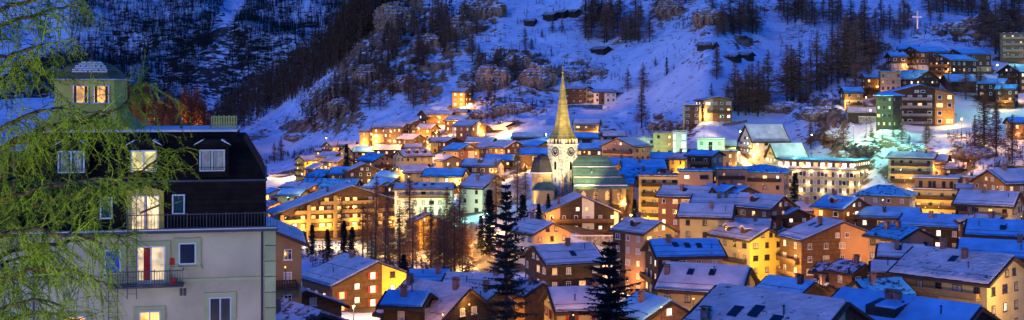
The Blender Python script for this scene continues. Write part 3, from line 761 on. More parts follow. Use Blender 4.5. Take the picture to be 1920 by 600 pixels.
HB('brown and tan house with a low snowy roof beside the orange street lamp', 1207, 410, 272, 10, 10, -45, w='pink', g=(('tan', 0, 1),), f=(('dark', 0, .4),), lit=.15, snow='snow_old', dorm=1, fr='frame_white')
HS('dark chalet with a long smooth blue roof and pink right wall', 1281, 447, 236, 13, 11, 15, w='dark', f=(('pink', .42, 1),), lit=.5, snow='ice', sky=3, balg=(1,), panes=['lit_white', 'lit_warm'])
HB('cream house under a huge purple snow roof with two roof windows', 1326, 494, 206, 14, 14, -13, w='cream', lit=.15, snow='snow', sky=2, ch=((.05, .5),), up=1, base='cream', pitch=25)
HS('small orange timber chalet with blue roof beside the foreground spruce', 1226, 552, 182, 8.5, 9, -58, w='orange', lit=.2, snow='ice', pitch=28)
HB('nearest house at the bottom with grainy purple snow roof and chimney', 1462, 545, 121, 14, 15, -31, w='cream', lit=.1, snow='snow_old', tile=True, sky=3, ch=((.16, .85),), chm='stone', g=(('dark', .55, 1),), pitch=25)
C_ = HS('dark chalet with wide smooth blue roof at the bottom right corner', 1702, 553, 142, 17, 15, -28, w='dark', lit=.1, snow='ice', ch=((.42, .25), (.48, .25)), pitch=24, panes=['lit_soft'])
sd = MB(); x, yv = -1.0, -2.6; z = C_.hr - 2.6 * math.tan(math.radians(24))
sd.prism([(yv - 2.2, z - .9), (yv + 1.8, z + .6), (yv + 1.8, z + 1.0), (yv - 2.2, z + .55)], 'x', x - 1.9, x + 1.9)
sdo = sd.build('dormer', 'slate', C_.roof)
MB().prism([(yv - 2.4, z + .56), (yv + 1.8, z + 1.03), (yv + 1.8, z + 1.28), (yv - 2.4, z + .8)], 'x', x - .5, x + 2.1).build('snow', 'ice', sdo)
Dh = HB('large cream house with lumpy slab roof and yellow lit gable at the right', 1804, 468, 187, 15.5, 15, -27, w='cream', lit=.12, snow='snow_old', tile=True, ch=((.3, .02), (.6, .3)), f=(('tan', .12, .5),), balf=(0, 1), bm='tan', sky=1, fr='frame_dark')
HS('blue snow roof at the right edge just behind the large cream house', 1886, 449, 216, 15, 10, -3, w='dark', snow='ice', win=False)
HS('blue roof with one roof window at the right edge, second behind the cream house', 1888, 411, 240, 14, 11, -4, w='mid', snow='ice', sky=1, win=False, ch=((.8, .3),), chm='metal')
E = HB('bright yellow lamplit house with two dormers in its snowy roof', 1400, 421, 275, 14, 10, -50, w='cream', g=(('yellow', 0, 1),), lit=.05, snow='snow_old', dorm=2, balf=(1, 2), bm='dark', fr='frame_dark', rows=5)
HB('narrow whitewashed house squeezed between the yellow and the brown house', 1462, 424, 300, 8, 8, -72, w='white', lit=.1, snow='ice')
G_ = HS('tall brown chalet with balconies whose right half is a pink plaster wall', 1557, 409, 266, 10, 20, -60, w='mid', g=(('pink', .48, 1),), lit=.15, snow='snow', balf=(1, 2, 3), sky=2, pitch=20, gap=3.6)
for r in (1, 2): G_.balcony('R', -2.6, G_.he - 1.55 - r * 2.8 - 1.1, 4.2, 1.4, 'mid')
HB('small pink house with two chimneys right of the tall brown chalet', 1688, 421, 246, 9.5, 9, -48, w='pink', lit=.1, snow='ice_thin', ch=((.35, .5), (.62, .35)), fr='frame_dark')
HS('small dark storehouse with lumpy snow in the lane at the right', 1597, 488, 226, 5.5, 6.5, -40, name='storehouse', cat='barn', w='mid', g=(('dark', 0, 1),), lit=.3, snow='snow_thin')
HS('little open lean-to roof left of the dark storehouse', 1560, 493, 230, 5, 5, -30, name='shed', cat='shed', w='dark', snow='snow_thin', win=False)
HS('tiny golden lit timber hut between the big roofs', 1540, 526, 208, 4.5, 5.5, -62, name='hut', cat='hut', w='orange', lit=1, snow='snow_thin', pitch=28)
HS('low blue roof with a dark chimney beside the golden hut', 1483, 520, 197, 8, 7, -34, name='shed', cat='shed', w='dark', snow='ice', win=False, ch=((.85, .4),), chm='slate')
HS('small roof with a yellow lit gable below the pink house', 1648, 521, 182, 7, 7.5, 32, w='cream', snow='ice_thin', win=False, pitch=25)
HS('low purple roof with a single roof window beside the slab roof', 1690, 456, 226, 7.5, 8, -3, w='pink', snow='snow', sky=1, lit=.1)
HS('small lean-to roof under the purple roof with the roof window', 1668, 488, 212, 5.5, 6, 0, name='shed', cat='shed', w='dark', snow='snow', win=False)
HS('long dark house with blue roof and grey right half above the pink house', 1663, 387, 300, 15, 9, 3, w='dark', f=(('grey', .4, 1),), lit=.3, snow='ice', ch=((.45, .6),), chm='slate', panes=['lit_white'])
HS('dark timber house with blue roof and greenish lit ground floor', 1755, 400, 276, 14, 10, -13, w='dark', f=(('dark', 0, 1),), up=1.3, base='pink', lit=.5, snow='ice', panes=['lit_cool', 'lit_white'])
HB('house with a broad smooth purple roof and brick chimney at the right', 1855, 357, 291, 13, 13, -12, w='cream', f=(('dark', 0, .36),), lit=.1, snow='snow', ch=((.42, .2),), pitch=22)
HS('tiny snow capped hut below the broad purple roof', 1852, 402, 258, 6, 6.5, -38, name='hut', cat='hut', w='mid', lit=.3, snow='snow_old', pitch=27)
HS('small brown gabled store beside the dark timber house', 1822, 402, 262, 4, 5, -80, name='store', cat='barn', w='mid', lit=.5, snow='snow_old')
HS('orange lit chalet with broad timber gable at the right edge', 1893, 316, 332, 14, 13, 42, w='orange', lit=.5, snow='snow', panes=['lit_soft', 'curtain'], pitch=26)
HB('grey hipped house with patchy blue snow below the white hotel', 1660, 346, 346, 15, 11, -10, w='grey', hip=True, lit=.15, snow='ice_thin', f=(('tan', .58, 1),))
HS('brown chalet with a dormered blue roof in front of the lit grand hotel', 1578, 367, 302, 9, 11, -36, w='mid', lit=.6, snow='ice', dorm=1, panes=['lit_white', 'lit_warm'])
HB('reddish house with hipped purple snow roof left of the dormered chalet', 1500, 376, 322, 8.5, 8, -14, w='rust', hip=True, lit=.1, snow='snow', ch=((.75, .3),))
HS('small dark gable roof tucked below the reddish house', 1486, 387, 300, 6, 7, -66, w='dark', lit=.3, snow='ice')
HB('orange and yellow house with purple roof left of the stepped roofs', 1288, 348, 322, 13, 10, -18, w='rust', f=(('yellow', .5, 1),), lit=.2, snow='snow', ch=((.45, .5),), dorm=0, sky=1)
HS('middle of the stepped purple roofs, with thin dark stove pipes', 1346, 363, 308, 12, 9, -8, w='mid', lit=.1, snow='snow', ch=((.55, .5), (.7, .4)), chm='metal')
HB('lowest stepped purple roof over a yellow lamplit wall', 1326, 381, 286, 12, 11, -6, w='cream', lit=.1, snow='snow', ch=((.6, .4),), fr='frame_dark')
HS('brown chalet with steep timber gable at the right end of the stepped roofs', 1428, 363, 302, 13, 11, -36, w='mid', lit=.2, snow='snow', pitch=26, dorm=1)
HS('narrow purple roof above the yellow lamplit house', 1408, 409, 292, 9, 7, -5, w='mid', snow='snow', win=False)
HS('small blue gable roof in front of the cream hotel', 1352, 345, 338, 9, 8, -45, w='mid', snow='ice', win=False, g=(('cream', .3, .7),))
HS('brown gable with blue roof in front of the pinkish hotel wing', 1388, 347, 336, 7, 8, -55, w='mid', snow='ice', win=False)
# cream hotel group behind the stepped roofs
CH = house('hotel', 'cream four storey hotel wing with rows of dark balconies', 'hotel', 1236, 327, 352, 12, 10, 0, w='cream', flat=True, lit=.12, fr='frame_dark', balf=(0, 1, 2, 3), bm='dark', snow='snow_thin', gap=2.7, st=3.0)
house('hotel', 'plain pinkish hotel block with one bright double window', 'hotel', 1304, 318, 350, 10, 10, 0, w='pink', flat=True, lit=.35, fr='frame_dark', snow='ice_thin', panes=['lit_white'], gap=3.2, ww=1.6, st=3.1)
house('tower_block', 'dark brown tower block with a blue roof above the hotels', 'building', 1322, 281, 362, 8, 9, -22, w='dark', g=(('grey', 0, 1),), lit=.08, snow='ice', pitch=14)
house('hotel', 'hotel wing with dark balconies right of the tower block', 'hotel', 1372, 314, 352, 9, 10, 0, w='pink', flat=True, lit=.25, fr='frame_dark', balf=(0, 1, 2), bm='dark', snow='ice_thin', panes=['lit_soft'], st=3.0)
house('hotel', 'pinkish hotel wing with a hipped dark blue roof left of the lit grand hotel', 'hotel', 1428, 308, 362, 15, 12, -8, w='pink', hip=True, lit=.2, fr='frame_dark', snow='ice_thin', balf=(0,), bm='dark', st=3.0, pitch=16)
# blue roofs between church and cream hotel
HS('uppermost of the blue roofs right of the church nave', 1232, 285, 412, 13, 9, -16, w='mid', snow='ice', lit=.2, g=(('cream', 0, 1),))
HS('broad blue roof right of the church with a dark chimney', 1205, 299, 398, 14, 11, 8, w='dark', snow='ice', lit=.2, ch=((.4, .4),))
HS('lowest blue roof right of the church nave above the cream hotel', 1200, 315, 376, 12, 10, -24, w='mid', snow='ice_thin', lit=.4, panes=['lit_white'])
HS('stepped blue roof touching the church nave', 1164, 296, 405, 8, 8, 5, w='dark', snow='ice', lit=.1)
HS('small lit gable house right of the blue roofs', 1286, 285, 405, 8, 8, -50, w='yellow', snow='snow_old', lit=.2)
HS('little snowy shop roof beside the church nave', 1168, 333, 345, 6, 6, -4, w='mid', snow='ice_thin', lit=.8, panes=['lit_white'])
house('hotel', 'pink gabled hotel with dark balconies behind the church', 'hotel', 1174, 257, 432, 11, 14, 58, w='pink', lit=.1, snow='snow', balg=(0, 1, 2), bm='dark', fr='frame_dark', pitch=21)
MOD = house('apartment_block', 'modern flat roofed block lit cool white and gold behind the village', 'apartment block', 1245, 247, 466, 8.5, 9, 0, w='cream', flat=True, lit=.6, snow='snow_thin', balf=(1, 2), bm='cream', oh=.3, panes=['lit_warm', 'lit_soft'], st=3.0)
MODR = house('apartment_block', 'pale stair tower with tall cool lit windows beside the modern block', 'apartment block', 1275, 245, 462, 5.5, 9, 0, w='white', flat=True, win=False, snow='snow_thin', oh=.2)
for t in (-2.1, 1.4):
    for r in range(3): MODR.window('F', t, MODR.he - 2.0 - r * 3.0, 1.0 if t < 0 else 1.7, 2.3, 'lit_cool', 'frame_white')
house('apartment_block', 'plain grey green wall of the modern block on its left', 'apartment block', 1212, 256, 470, 8, 9, 0, w='white', flat=True, lit=.1, snow='snow_thin', oh=.2)
house('apartment_block', 'green lit terraced building left of the steep gabled hotel', 'apartment block', 1334, 259, 452, 10, 9, -4, w='white', flat=True, lit=.2, snow='snow', oh=.2, panes=['lit_cool'])
HB('low turquoise roofed annex beside the green lit building', 1366, 262, 450, 5.5, 8, 0, w='white', lit=.4, snow='snow', panes=['lit_cool'])
HB('dim yellowish house below the green lit building', 1362, 282, 432, 7, 8, -5, w='tan', flat=True, lit=.5, snow='snow_thin')
house('hotel', 'steep gabled white hotel with a tall purple snow roof', 'hotel', 1432, 233, 474, 15, 13, 24, w='white', lit=.6, snow='snow', pitch=42, panes=['lit_white', 'lit_cool', 'lit_warm'], balg=(0, 1, 2), bm='white', ww=1.5)
house('hotel', 'steep turquoise roofed gable hotel left behind the lit grand hotel', 'hotel', 1474, 268, 456, 12, 11, 22, w='cream', lit=.7, snow='snow', pitch=40, panes=['lit_white', 'lit_cool'], balg=(0, 1), bm='white', ww=1.5)
# grand hotel with lit facade
GH = house('grand_hotel', 'brightly lit grand hotel with long rows of windows and mansard storey', 'hotel', 1545, 313, 432, 29, 20, -18, w='cream', flat=True, win=False, snow='ice_thin', oh=.6, th=.1)
MB().prism([(-14.2, GH.hr + .3), (14.2, GH.hr + .3), (13.4, GH.hr + 3.0), (-13.4, GH.hr + 3.0)], 'y', -9.4, 9.4).build('mansard', 'rust', GH.root)
mr_ = MB().box(-14.3, 14.3, -10, 10, GH.hr + 3.0, GH.hr + 3.25).build('roof', 'slate', GH.root)
MB().box(-14.1, 14.1, -9.8, 9.8, GH.hr + 3.25, GH.hr + 3.4).build('snow', 'ice_thin', mr_)
MB().box(-14.8, 14.8, -10.3, -9.4, GH.hr + .3, GH.hr + .95).build('terrace_parapet', 'white', GH.root)
for k, n in (('F', 11), ('R', 7)):
    ln = GH.length(k)
    for i in range(n):
        t = -ln / 2 + (i + .5) * ln / n
        for r in range(4):
            GH.window(k, t, GH.he - 1.7 - r * 2.85, 1.5, 1.7, 'lit_soft' if RN.random() < .25 else 'curtain' if RN.random() < .5 else 'glass_dark', 'frame_white', 'shutter_brown' if r < 3 else None)
        if i % 2 == 0: wall_lamp(GH, k, t + ln / n / 2, GH.he - .9, 'n', 110, .7)
        if i % 3 == 1: wall_lamp(GH, k, t, GH.he - 5.2, 'n', 90, .7)
        if i % 3 == 0: wall_lamp(GH, k, t, GH.he - 8.0, 'n', 90, .7)
        o = GH.put('window', win_far(1.6, 1.7, 'frame_white', 'lit_white' if RN.random() < .7 else 'lit_warm'), k, t, GH.hr + 1.6, -.42 if k == 'F' else -.65)
for t in (-11, -4, 3, 10): wall_lamp(GH, 'F', t, GH.hr + 1.2, 'n', 130, .5)
WH = house('hotel', 'white balconied hotel under a thick rounded snow roof', 'hotel', 1712, 286, 416, 15, 12, -8, w='cream', lit=.12, snow='snow', pitch=12, balf=(0, 1, 2, 3), bm='dark', fr='frame_dark', th=.6, gap=2.6)
HS('dark brown annex right of the white balconied hotel', 1760, 289, 414, 6, 8, -8, w='mid', snow='snow', lit=.1, f=(('pink', .35, .7),))
CR = house('hotel', 'cream four storey hotel with grey timber top floor at the right', 'hotel', 1757, 352, 366, 13.5, 11, -3, w='cream', flat=True, lit=.12, fr='frame_dark', balf=(0, 1), bm='dark', snow='snow_old', st=2.9, rows=4)
MB().box(-6.2, 6.2, -4.8, 4.8, CR.hr + .2, CR.hr + 3.4).build('top_floor', 'tan', CR.root)
rf_ = MB().box(-6.8, 6.8, -5.4, 5.4, CR.hr + 3.4, CR.hr + 3.6).build('roof', 'eave_wood', CR.root)
MB().box(-6.7, 6.7, -5.3, 5.3, CR.hr + 3.6, CR.hr + 3.85).build('snow', 'snow', rf_)
for t in (-4.5, -1.8, -.6, 2.2, 4.4): CR.put('window', win_far(1.1, 2.1, 'frame_dark', 'glass_dark'), 'F', t, CR.hr + 1.7, -.68)
HB('low tan house joining the cream hotel with the orange chalet', 1812, 330, 372, 10, 9, -3, w='tan', flat=True, lit=.15, snow='snow_old', fr='frame_dark')
HS('flat snowy roof between the cream hotel and the broad purple roof', 1826, 344, 345, 9, 9, 0, w='dark', snow='snow', win=False, pitch=10, ch=((.3, .2), (.8, .2)))
HS('small pointed turret house above the cream hotel', 1752, 296, 428, 5, 5, -45, name='turret_house', w='dark', hip=True, snow='snow_thin', lit=.2, pitch=45)
HS('brown hut with snow on it beside the pointed turret', 1790, 304, 410, 7, 7, -5, name='hut', cat='hut', w='mid', snow='snow', lit=.4)
# right hill
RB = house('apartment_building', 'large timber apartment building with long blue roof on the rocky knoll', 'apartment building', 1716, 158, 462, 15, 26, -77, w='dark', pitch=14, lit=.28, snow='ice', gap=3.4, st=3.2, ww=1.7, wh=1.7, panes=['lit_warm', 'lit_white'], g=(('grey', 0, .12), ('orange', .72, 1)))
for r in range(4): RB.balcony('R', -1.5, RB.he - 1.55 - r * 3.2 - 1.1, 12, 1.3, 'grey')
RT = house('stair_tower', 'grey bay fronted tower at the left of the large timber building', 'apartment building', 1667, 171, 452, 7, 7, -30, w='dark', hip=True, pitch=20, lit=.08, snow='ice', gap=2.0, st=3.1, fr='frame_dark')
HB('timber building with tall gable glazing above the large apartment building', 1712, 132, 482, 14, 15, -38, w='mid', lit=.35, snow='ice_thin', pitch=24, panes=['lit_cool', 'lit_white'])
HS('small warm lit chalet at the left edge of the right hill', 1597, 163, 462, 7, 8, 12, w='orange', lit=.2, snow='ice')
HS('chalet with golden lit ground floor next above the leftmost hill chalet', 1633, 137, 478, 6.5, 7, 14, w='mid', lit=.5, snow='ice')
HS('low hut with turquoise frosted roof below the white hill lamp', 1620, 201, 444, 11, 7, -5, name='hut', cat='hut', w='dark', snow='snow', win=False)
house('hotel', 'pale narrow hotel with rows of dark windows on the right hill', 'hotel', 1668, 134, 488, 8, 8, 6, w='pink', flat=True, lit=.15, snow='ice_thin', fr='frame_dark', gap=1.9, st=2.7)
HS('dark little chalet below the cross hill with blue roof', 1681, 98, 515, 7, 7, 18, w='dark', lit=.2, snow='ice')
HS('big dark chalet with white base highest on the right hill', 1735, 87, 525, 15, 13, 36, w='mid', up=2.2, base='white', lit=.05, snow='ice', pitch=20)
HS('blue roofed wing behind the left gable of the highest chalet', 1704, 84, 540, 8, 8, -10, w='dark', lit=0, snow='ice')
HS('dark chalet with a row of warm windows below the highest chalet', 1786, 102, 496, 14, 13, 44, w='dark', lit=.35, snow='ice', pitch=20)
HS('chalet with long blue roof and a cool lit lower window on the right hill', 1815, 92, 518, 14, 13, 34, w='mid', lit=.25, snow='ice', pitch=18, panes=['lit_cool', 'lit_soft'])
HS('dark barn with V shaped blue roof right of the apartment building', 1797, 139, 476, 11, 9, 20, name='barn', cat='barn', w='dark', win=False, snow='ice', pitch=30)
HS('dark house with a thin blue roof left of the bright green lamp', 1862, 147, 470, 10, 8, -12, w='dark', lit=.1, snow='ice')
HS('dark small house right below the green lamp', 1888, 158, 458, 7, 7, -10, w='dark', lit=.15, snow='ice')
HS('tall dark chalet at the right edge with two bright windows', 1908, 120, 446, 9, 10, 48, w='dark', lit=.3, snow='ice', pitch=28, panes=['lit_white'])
TR = house('apartment_block', 'terraced apartment block lit green at the top right corner', 'apartment block', 1905, 62, 545, 14, 10, 4, w='tan', flat=True, lit=.15, snow='snow_thin', balf=(0, 1, 2, 3, 4), bm='cream', oh=.3, st=3.0)
HS('orange lit chalet cut by the right edge under the dark trees', 1912, 219, 432, 8, 8, 15, w='orange', lit=.6, snow='ice')
HS('snowy roof at the right edge below the lamplit bank', 1908, 300, 402, 10, 7, -5, w='dark', snow='snow', win=False)
# buildings on the snow slope behind
house('apartment_block', 'three storey block with a bright shop row alone on the snow slope', 'apartment block', 1338, 180, 492, 11, 12, -70, mh=9.5, w='tan', lit=.45, snow='snow_old', pitch=12, g=(('cream', 0, .3), ('orange', .3, 1)), panes=['lit_white', 'lit_warm'], ww=1.4)
house('apartment_block', 'lower flat roofed wing left of the block on the snow slope', 'apartment block', 1299, 196, 490, 7.5, 9, -4, mh=9, w='mid', flat=True, lit=.3, snow='snow_old', f=(('cream', 0, .12), ('cream', .88, 1)))
house('apartment_block', 'long brown apartment block behind the spire on the hillside', 'apartment block', 1084, 161, 648, 12, 11, -25, w='mid', lit=.15, snow='snow', pitch=12, balf=(0, 1, 2), bm='mid', g=(('white', .3, .7),))
house('apartment_block', 'white and brown gabled block right of the spire on the hillside', 'apartment block', 1127, 167, 645, 13, 11, 25, w='white', lit=.2, snow='snow', pitch=14, f=(('mid', .2, .45),), balg=(0, 1), bm='mid')
HS('small dark hut at the end of the hillside apartments', 1167, 168, 650, 7, 6, 0, name='hut', cat='hut', w='dark', snow='snow', win=False)
# ---------------------------------------------------------------- upper village, left and centre
UG = None
rows_ = [
 # label, px, py, Y, L, W, yaw, options
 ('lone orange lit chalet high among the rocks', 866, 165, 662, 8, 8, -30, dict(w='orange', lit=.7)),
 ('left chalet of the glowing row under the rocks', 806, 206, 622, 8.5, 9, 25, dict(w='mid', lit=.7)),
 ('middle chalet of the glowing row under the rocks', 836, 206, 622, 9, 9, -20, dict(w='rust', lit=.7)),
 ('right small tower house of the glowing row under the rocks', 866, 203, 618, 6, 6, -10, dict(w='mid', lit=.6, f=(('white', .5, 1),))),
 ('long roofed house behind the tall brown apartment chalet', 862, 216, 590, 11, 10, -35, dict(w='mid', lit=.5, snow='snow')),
 ('tall brown apartment chalet with white stair panels in the upper village', 880, 224, 562, 11, 12, -38, dict(w='rust', lit=.35, g=(('white', .42, .56),), f=(('white', 0, .18),))),
 ('chalet with a glowing ground floor beside the tall brown chalet', 930, 234, 582, 8, 9, 30, dict(w='mid', lit=.8, panes=['lit_white', 'lit_warm'])),
 ('small chalet with a white balcony gable under the crag', 953, 229, 592, 7, 8, -60, dict(w='dark', lit=.3, balg=(0,), bm='white')),
 ('long low dark barn left of the church spire', 992, 248, 545, 14, 8, -12, dict(w='dark', lit=.0, win=False)),
 ('far left small chalet of the lit terrace row', 692, 238, 596, 6, 8, -40, dict(w='tan', lit=.6)),
 ('second chalet of the lit terrace row with bright balconies', 717, 231, 592, 8, 9, -15, dict(w='orange', lit=.7, panes=['lit_white', 'lit_warm'])),
 ('largest chalet of the lit terrace row with a wide gable', 750, 228, 588, 12, 11, -42, dict(w='orange', lit=.6, g=(('cream', .3, .6),))),
 ('small dark house behind the lit terrace row', 778, 224, 606, 7, 8, -70, dict(w='dark', lit=.3)),
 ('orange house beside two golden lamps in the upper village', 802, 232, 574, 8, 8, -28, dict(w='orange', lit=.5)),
 ('dark brown house below the golden lamps', 772, 251, 545, 10, 9, -45, dict(w='mid', lit=.3)),
 ('golden lit garage roof in the upper village', 826, 257, 552, 9, 7, -5, dict(w='yellow', lit=.3, snow='snow_old')),
 ('brown gable house right of the golden garage roof', 842, 256, 548, 7, 8, -55, dict(w='mid', lit=.4)),
 ('small purple flat roof below the dark brown house', 775, 269, 520, 7, 5, 0, dict(w='tan', lit=.6, snow='snow')),
 ('blue roofed house left of the small purple flat roof', 728, 271, 525, 11, 8, -10, dict(w='mid', lit=.5, snow='snow')),
 ('leftmost lit apartment chalet at the foot of the rocky slope', 628, 265, 606, 9, 9, 30, dict(w='orange', lit=.7)),
 ('flat roofed chalet right of the lit apartment chalet at the rocks', 652, 264, 604, 8, 8, -10, dict(w='mid', lit=.5)),
 ('tiny lit shed under the rocky slope', 603, 277, 612, 7, 5, 0, dict(w='cream', lit=.8)),
 ('yellow lit balconied block at the left end of the upper village', 584, 291, 596, 13, 9, 30, dict(w='yellow', lit=.6, balg=(0, 1, 2), bm='mid')),
 ('brown gabled chalet right below the yellow balconied block', 598, 306, 570, 9, 10, -62, dict(w='mid', lit=.5)),
 ('long roofed house above the brown gabled chalet', 622, 284, 586, 11, 9, -45, dict(w='tan', lit=.3)),
 ('house with a long narrow blue roof in the left village', 632, 293, 566, 11, 9, -48, dict(w='tan', lit=.3)),
 ('cream gabled house with a small spruce before it', 668, 271, 558, 11, 11, 32, dict(w='cream', lit=.3)),
 ('dark house with a smooth blue roof in the left village', 690, 274, 542, 12, 9, -8, dict(w='dark', lit=.4, snow='ice')),
 ('large pink house with windows in its broad gable', 706, 287, 502, 12, 12, -55, dict(w='pink', lit=.2, snow='ice_thin')),
 ('pale house with three dormers in its snowy roof', 774, 280, 482, 13, 10, 28, dict(w='cream', lit=.15, dorm=3)),
 ('cream house with two bright windows below the dormered house', 773, 309, 432, 11, 9.5, 26, dict(w='cream', lit=.5, panes=['lit_white'])),
 ('dark house with teal blue roof left of the cream gable', 735, 320, 442, 10, 9, -34, dict(w='dark', lit=.2, snow='ice')),
 ('dark house with one lit window above the white building', 722, 334, 420, 9, 9, -40, dict(w='dark', lit=.3, snow='ice')),
 ('big dark gabled chalet in the middle of the left village', 680, 304, 462, 11, 13, -82, dict(w='dark', lit=.4, panes=['lit_soft'])),
 ('blue roof left of the big dark gabled chalet', 645, 312, 474, 9, 11, -14, dict(w='dark', lit=.2, snow='ice')),
 ('long dark gabled chalet with blue left slope', 610, 317, 492, 10, 12, -52, dict(w='dark', lit=.15, snow='ice_thin')),
 ('broad blue roofs just above the balconied timber hotel', 640, 335, 432, 13, 12, -18, dict(w='dark', lit=.2, snow='ice_thin')),
 ('low snowy roof with a chimney above the timber hotel', 600, 334, 446, 12, 9, -24, dict(w='mid', lit=.2, snow='ice_thin', ch=((.4, .3),))),
 ('yellow lit building alone at the far left of the valley floor', 530, 327, 640, 14, 9, -6, dict(w='yellow', lit=.5, snow='snow_old')),
 ('small pale house in front of the yellow building at far left', 552, 341, 520, 9, 8, -48, dict(w='cream', lit=.3, snow='snow')),
 ('pale green gabled house beside the dark mansard roof', 514, 352, 492, 8, 8, -70, dict(w='white', lit=.15, snow='ice')),
 ('blue roofed house right of the pale green gable', 552, 353, 470, 10, 9, -30, dict(w='cream', lit=.3, snow='ice')),
 ('brown gable with snowy roof above the left end of the timber hotel', 582, 343, 458, 10, 9, -62, dict(w='mid', lit=.2, snow='snow')),
 ('dim house at the foot of the pale green gable', 510, 375, 440, 8, 8, -60, dict(w='pink', lit=.1, snow='snow_thin')),
 ('orange gabled house right above the timber hotel', 712, 338, 428, 9, 9, -60, dict(w='orange', lit=.2, snow='ice')),
 ('brown house with a white window panel in its gable, centre village', 864, 268, 492, 11, 11, -52, dict(w='tan', lit=.15, g=(('rust', 0, .45), ('white', .45, .75)), snow='ice')),
 ('blue roof right of the house with the white window panel', 902, 257, 525, 12, 9, -16, dict(w='dark', lit=.2, snow='snow')),
 ('brown chalet with small gable balcony, centre village', 920, 266, 506, 10, 10, -48, dict(w='mid', lit=.3, balg=(0,))),
 ('brown chalet with lit gable windows left of the church', 950, 263, 484, 11, 11, -50, dict(w='mid', lit=.5)),
 ('dark long house with white rounded end wall left of the church', 905, 297, 434, 13, 10, -18, dict(w='dark', lit=.15, g=(('white', 0, 1),), dorm=1)),
 ('blue roof strip behind the white rounded end wall', 938, 289, 458, 11, 8, -10, dict(w='dark', lit=.2, snow='ice')),
 ('house with cool lit porch and broad blue roof, centre village', 836, 315, 422, 14, 10, -16, dict(w='cream', lit=.5, snow='ice', panes=['lit_white', 'lit_cool', 'lit_red'])),
 ('house with an arched gable window above the blue porch house', 842, 290, 472, 8, 8, -68, dict(w='tan', lit=.3)),
 ('long white building lit cool green behind the bare larches', 796, 342, 372, 18, 10, -4, dict(w='white', lit=.0, pitch=14, sky=3, snow='snow', fr='frame_dark', gap=2.2)),
 ('white gabled house lit green right of the long white building', 898, 336, 376, 9, 9, -35, dict(w='white', lit=.1, snow='snow', fr='frame_dark')),
 ('small pale gable with snow right above the long white building', 908, 326, 392, 9, 8, -32, dict(w='cream', lit=.2, snow='snow')),
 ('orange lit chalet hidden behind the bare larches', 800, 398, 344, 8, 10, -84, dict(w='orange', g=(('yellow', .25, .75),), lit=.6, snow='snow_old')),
 ('low lamplit kiosk on the corner of the lit street', 945, 462, 300, 5, 5, -30, dict(w='yellow', lit=.5, snow='snow_old')),
 ('brown house seen just behind the church spire', 1101, 223, 482, 10, 8, -6, dict(w='tan', lit=.4, snow='snow', f=(('cream', 0, .25),))),
 ('blue roofed house below the brown house behind the spire', 1098, 248, 466, 9, 8, 4, dict(w='dark', lit=.3, snow='ice')),
 ('house with a strip of warm windows behind the church nave', 1106, 268, 446, 11, 8, -3, dict(w='mid', lit=.7, snow='ice')),
 ('snowy roof right of the strip windowed house', 1135, 262, 462, 9, 8, -8, dict(w='dark', lit=.2, snow='snow')),
 ('small snowy roof below the hillside apartments', 1150, 245, 500, 9, 8, 8, dict(w='dark', lit=.1, snow='snow')),
 ('orange lit gable just left of the clock tower', 1010, 263, 462, 9, 8, -55, dict(w='orange', lit=.5, snow='ice')),
 ('bright blue roof just left of the clock tower', 1005, 277, 442, 11, 9, -6, dict(w='dark', lit=.3, snow='ice')),
]
for lb, px, py, Y, L, W, yaw, k in rows_:
    nm = 'barn' if 'barn' in lb else 'shed' if 'shed' in lb else 'kiosk' if 'kiosk' in lb else 'chalet' if k['w'] in ('dark', 'mid', 'orange', 'rust') else 'house'
    house(nm, lb, nm, px, py, Y, L, W, yaw, **k)
# old barns on the slopes
for lb, px, py, L, W, yaw in [
    ('left of the three weathered barns on the upper snow slope', 1032, 23, 8, 7, -30),
    ('middle of the three weathered barns on the upper snow slope', 1055, 18, 7, 7, -35),
    ('right of the three weathered barns on the upper snow slope', 1077, 17, 7, 7, -40),
    ('low half buried barn left of the three barns', 994, 35, 7, 6, -15),
    ('dark double barn alone on the snow above the apartments', 1127, 86, 10, 8, -38),
    ('grey barn at the foot of the rocks on the right slope', 1326, 78, 9, 7, -20),
    ('left of the two small barns among the right hand larches', 1374, 100, 7, 6, -35),
    ('right of the two small barns among the right hand larches', 1398, 97, 7, 6, -30),
    ('large dark barn behind bare trees above the gabled hotel', 1411, 168, 12, 9, 30)]:
    Y = ground_at(px, py + 14)
    house('barn', lb, 'barn', px, py, Y, L, W, yaw, w='dark', win=False, snow='snow_thin', pitch=24, zb=at(px, py + 14, Y).z - 1.0)

pmat('timber_gold', (.40, .22, .06), var=.2, bump=.2)
# ---------------------------------------------------------------- timber hotel with balconies
TH = house('timber_hotel', 'wide timber hotel with four tiers of balconies under one broad gable', 'hotel', 650, 344, 388, 14, 48, -78, w='mid', pitch=18.5, win=False, snow='snow', oh=1.6)
pil = [-22.5, -14, -5.5, 8, 19]
for r in range(6):
    z = TH.hr - 5.6 - r * 2.75
    half = min(23.4, (TH.hr - z - 2.2) / math.tan(math.radians(18.5)))
    if z < .5: break
    for a, b in zip([-24] + pil, pil + [24]):
        x0, x1 = max(a + .4, -half), min(b - .4, half)
        if x1 - x0 < 2.5: continue
        o = TH.put('balcony', bal_mesh(x1 - x0, 1.5, 'timber_gold', False), 'R', (x0 + x1) / 2, z, .08)
        n = int((x1 - x0) / 2.2)
        for i in range(n):
            pm = RN.choice(['lit_warm', 'lit_soft', 'glass_dark', 'curtain', 'glass_dark']) if r < 4 else RN.choice(['lit_warm', 'lit_white', 'lit_soft'])
            TH.window('R', x0 + (i + .5) * (x1 - x0) / n, z + 1.15, 1.6, 1.9, pm, 'frame_dark', None, .05)
for x in pil:
    top = TH.hr - abs(x) * math.tan(math.radians(18.5)) - 1.0
    TH.put('pillar', MB().box(-.55, .55, -1.75, .0, 0, top).mesh('pillar', 'timber_gold'), 'R', x, 0, .09)
for t in (-18, -9, 1, 13): wall_lamp(TH, 'R', t, 4.2, 'y', 900, 2.6)

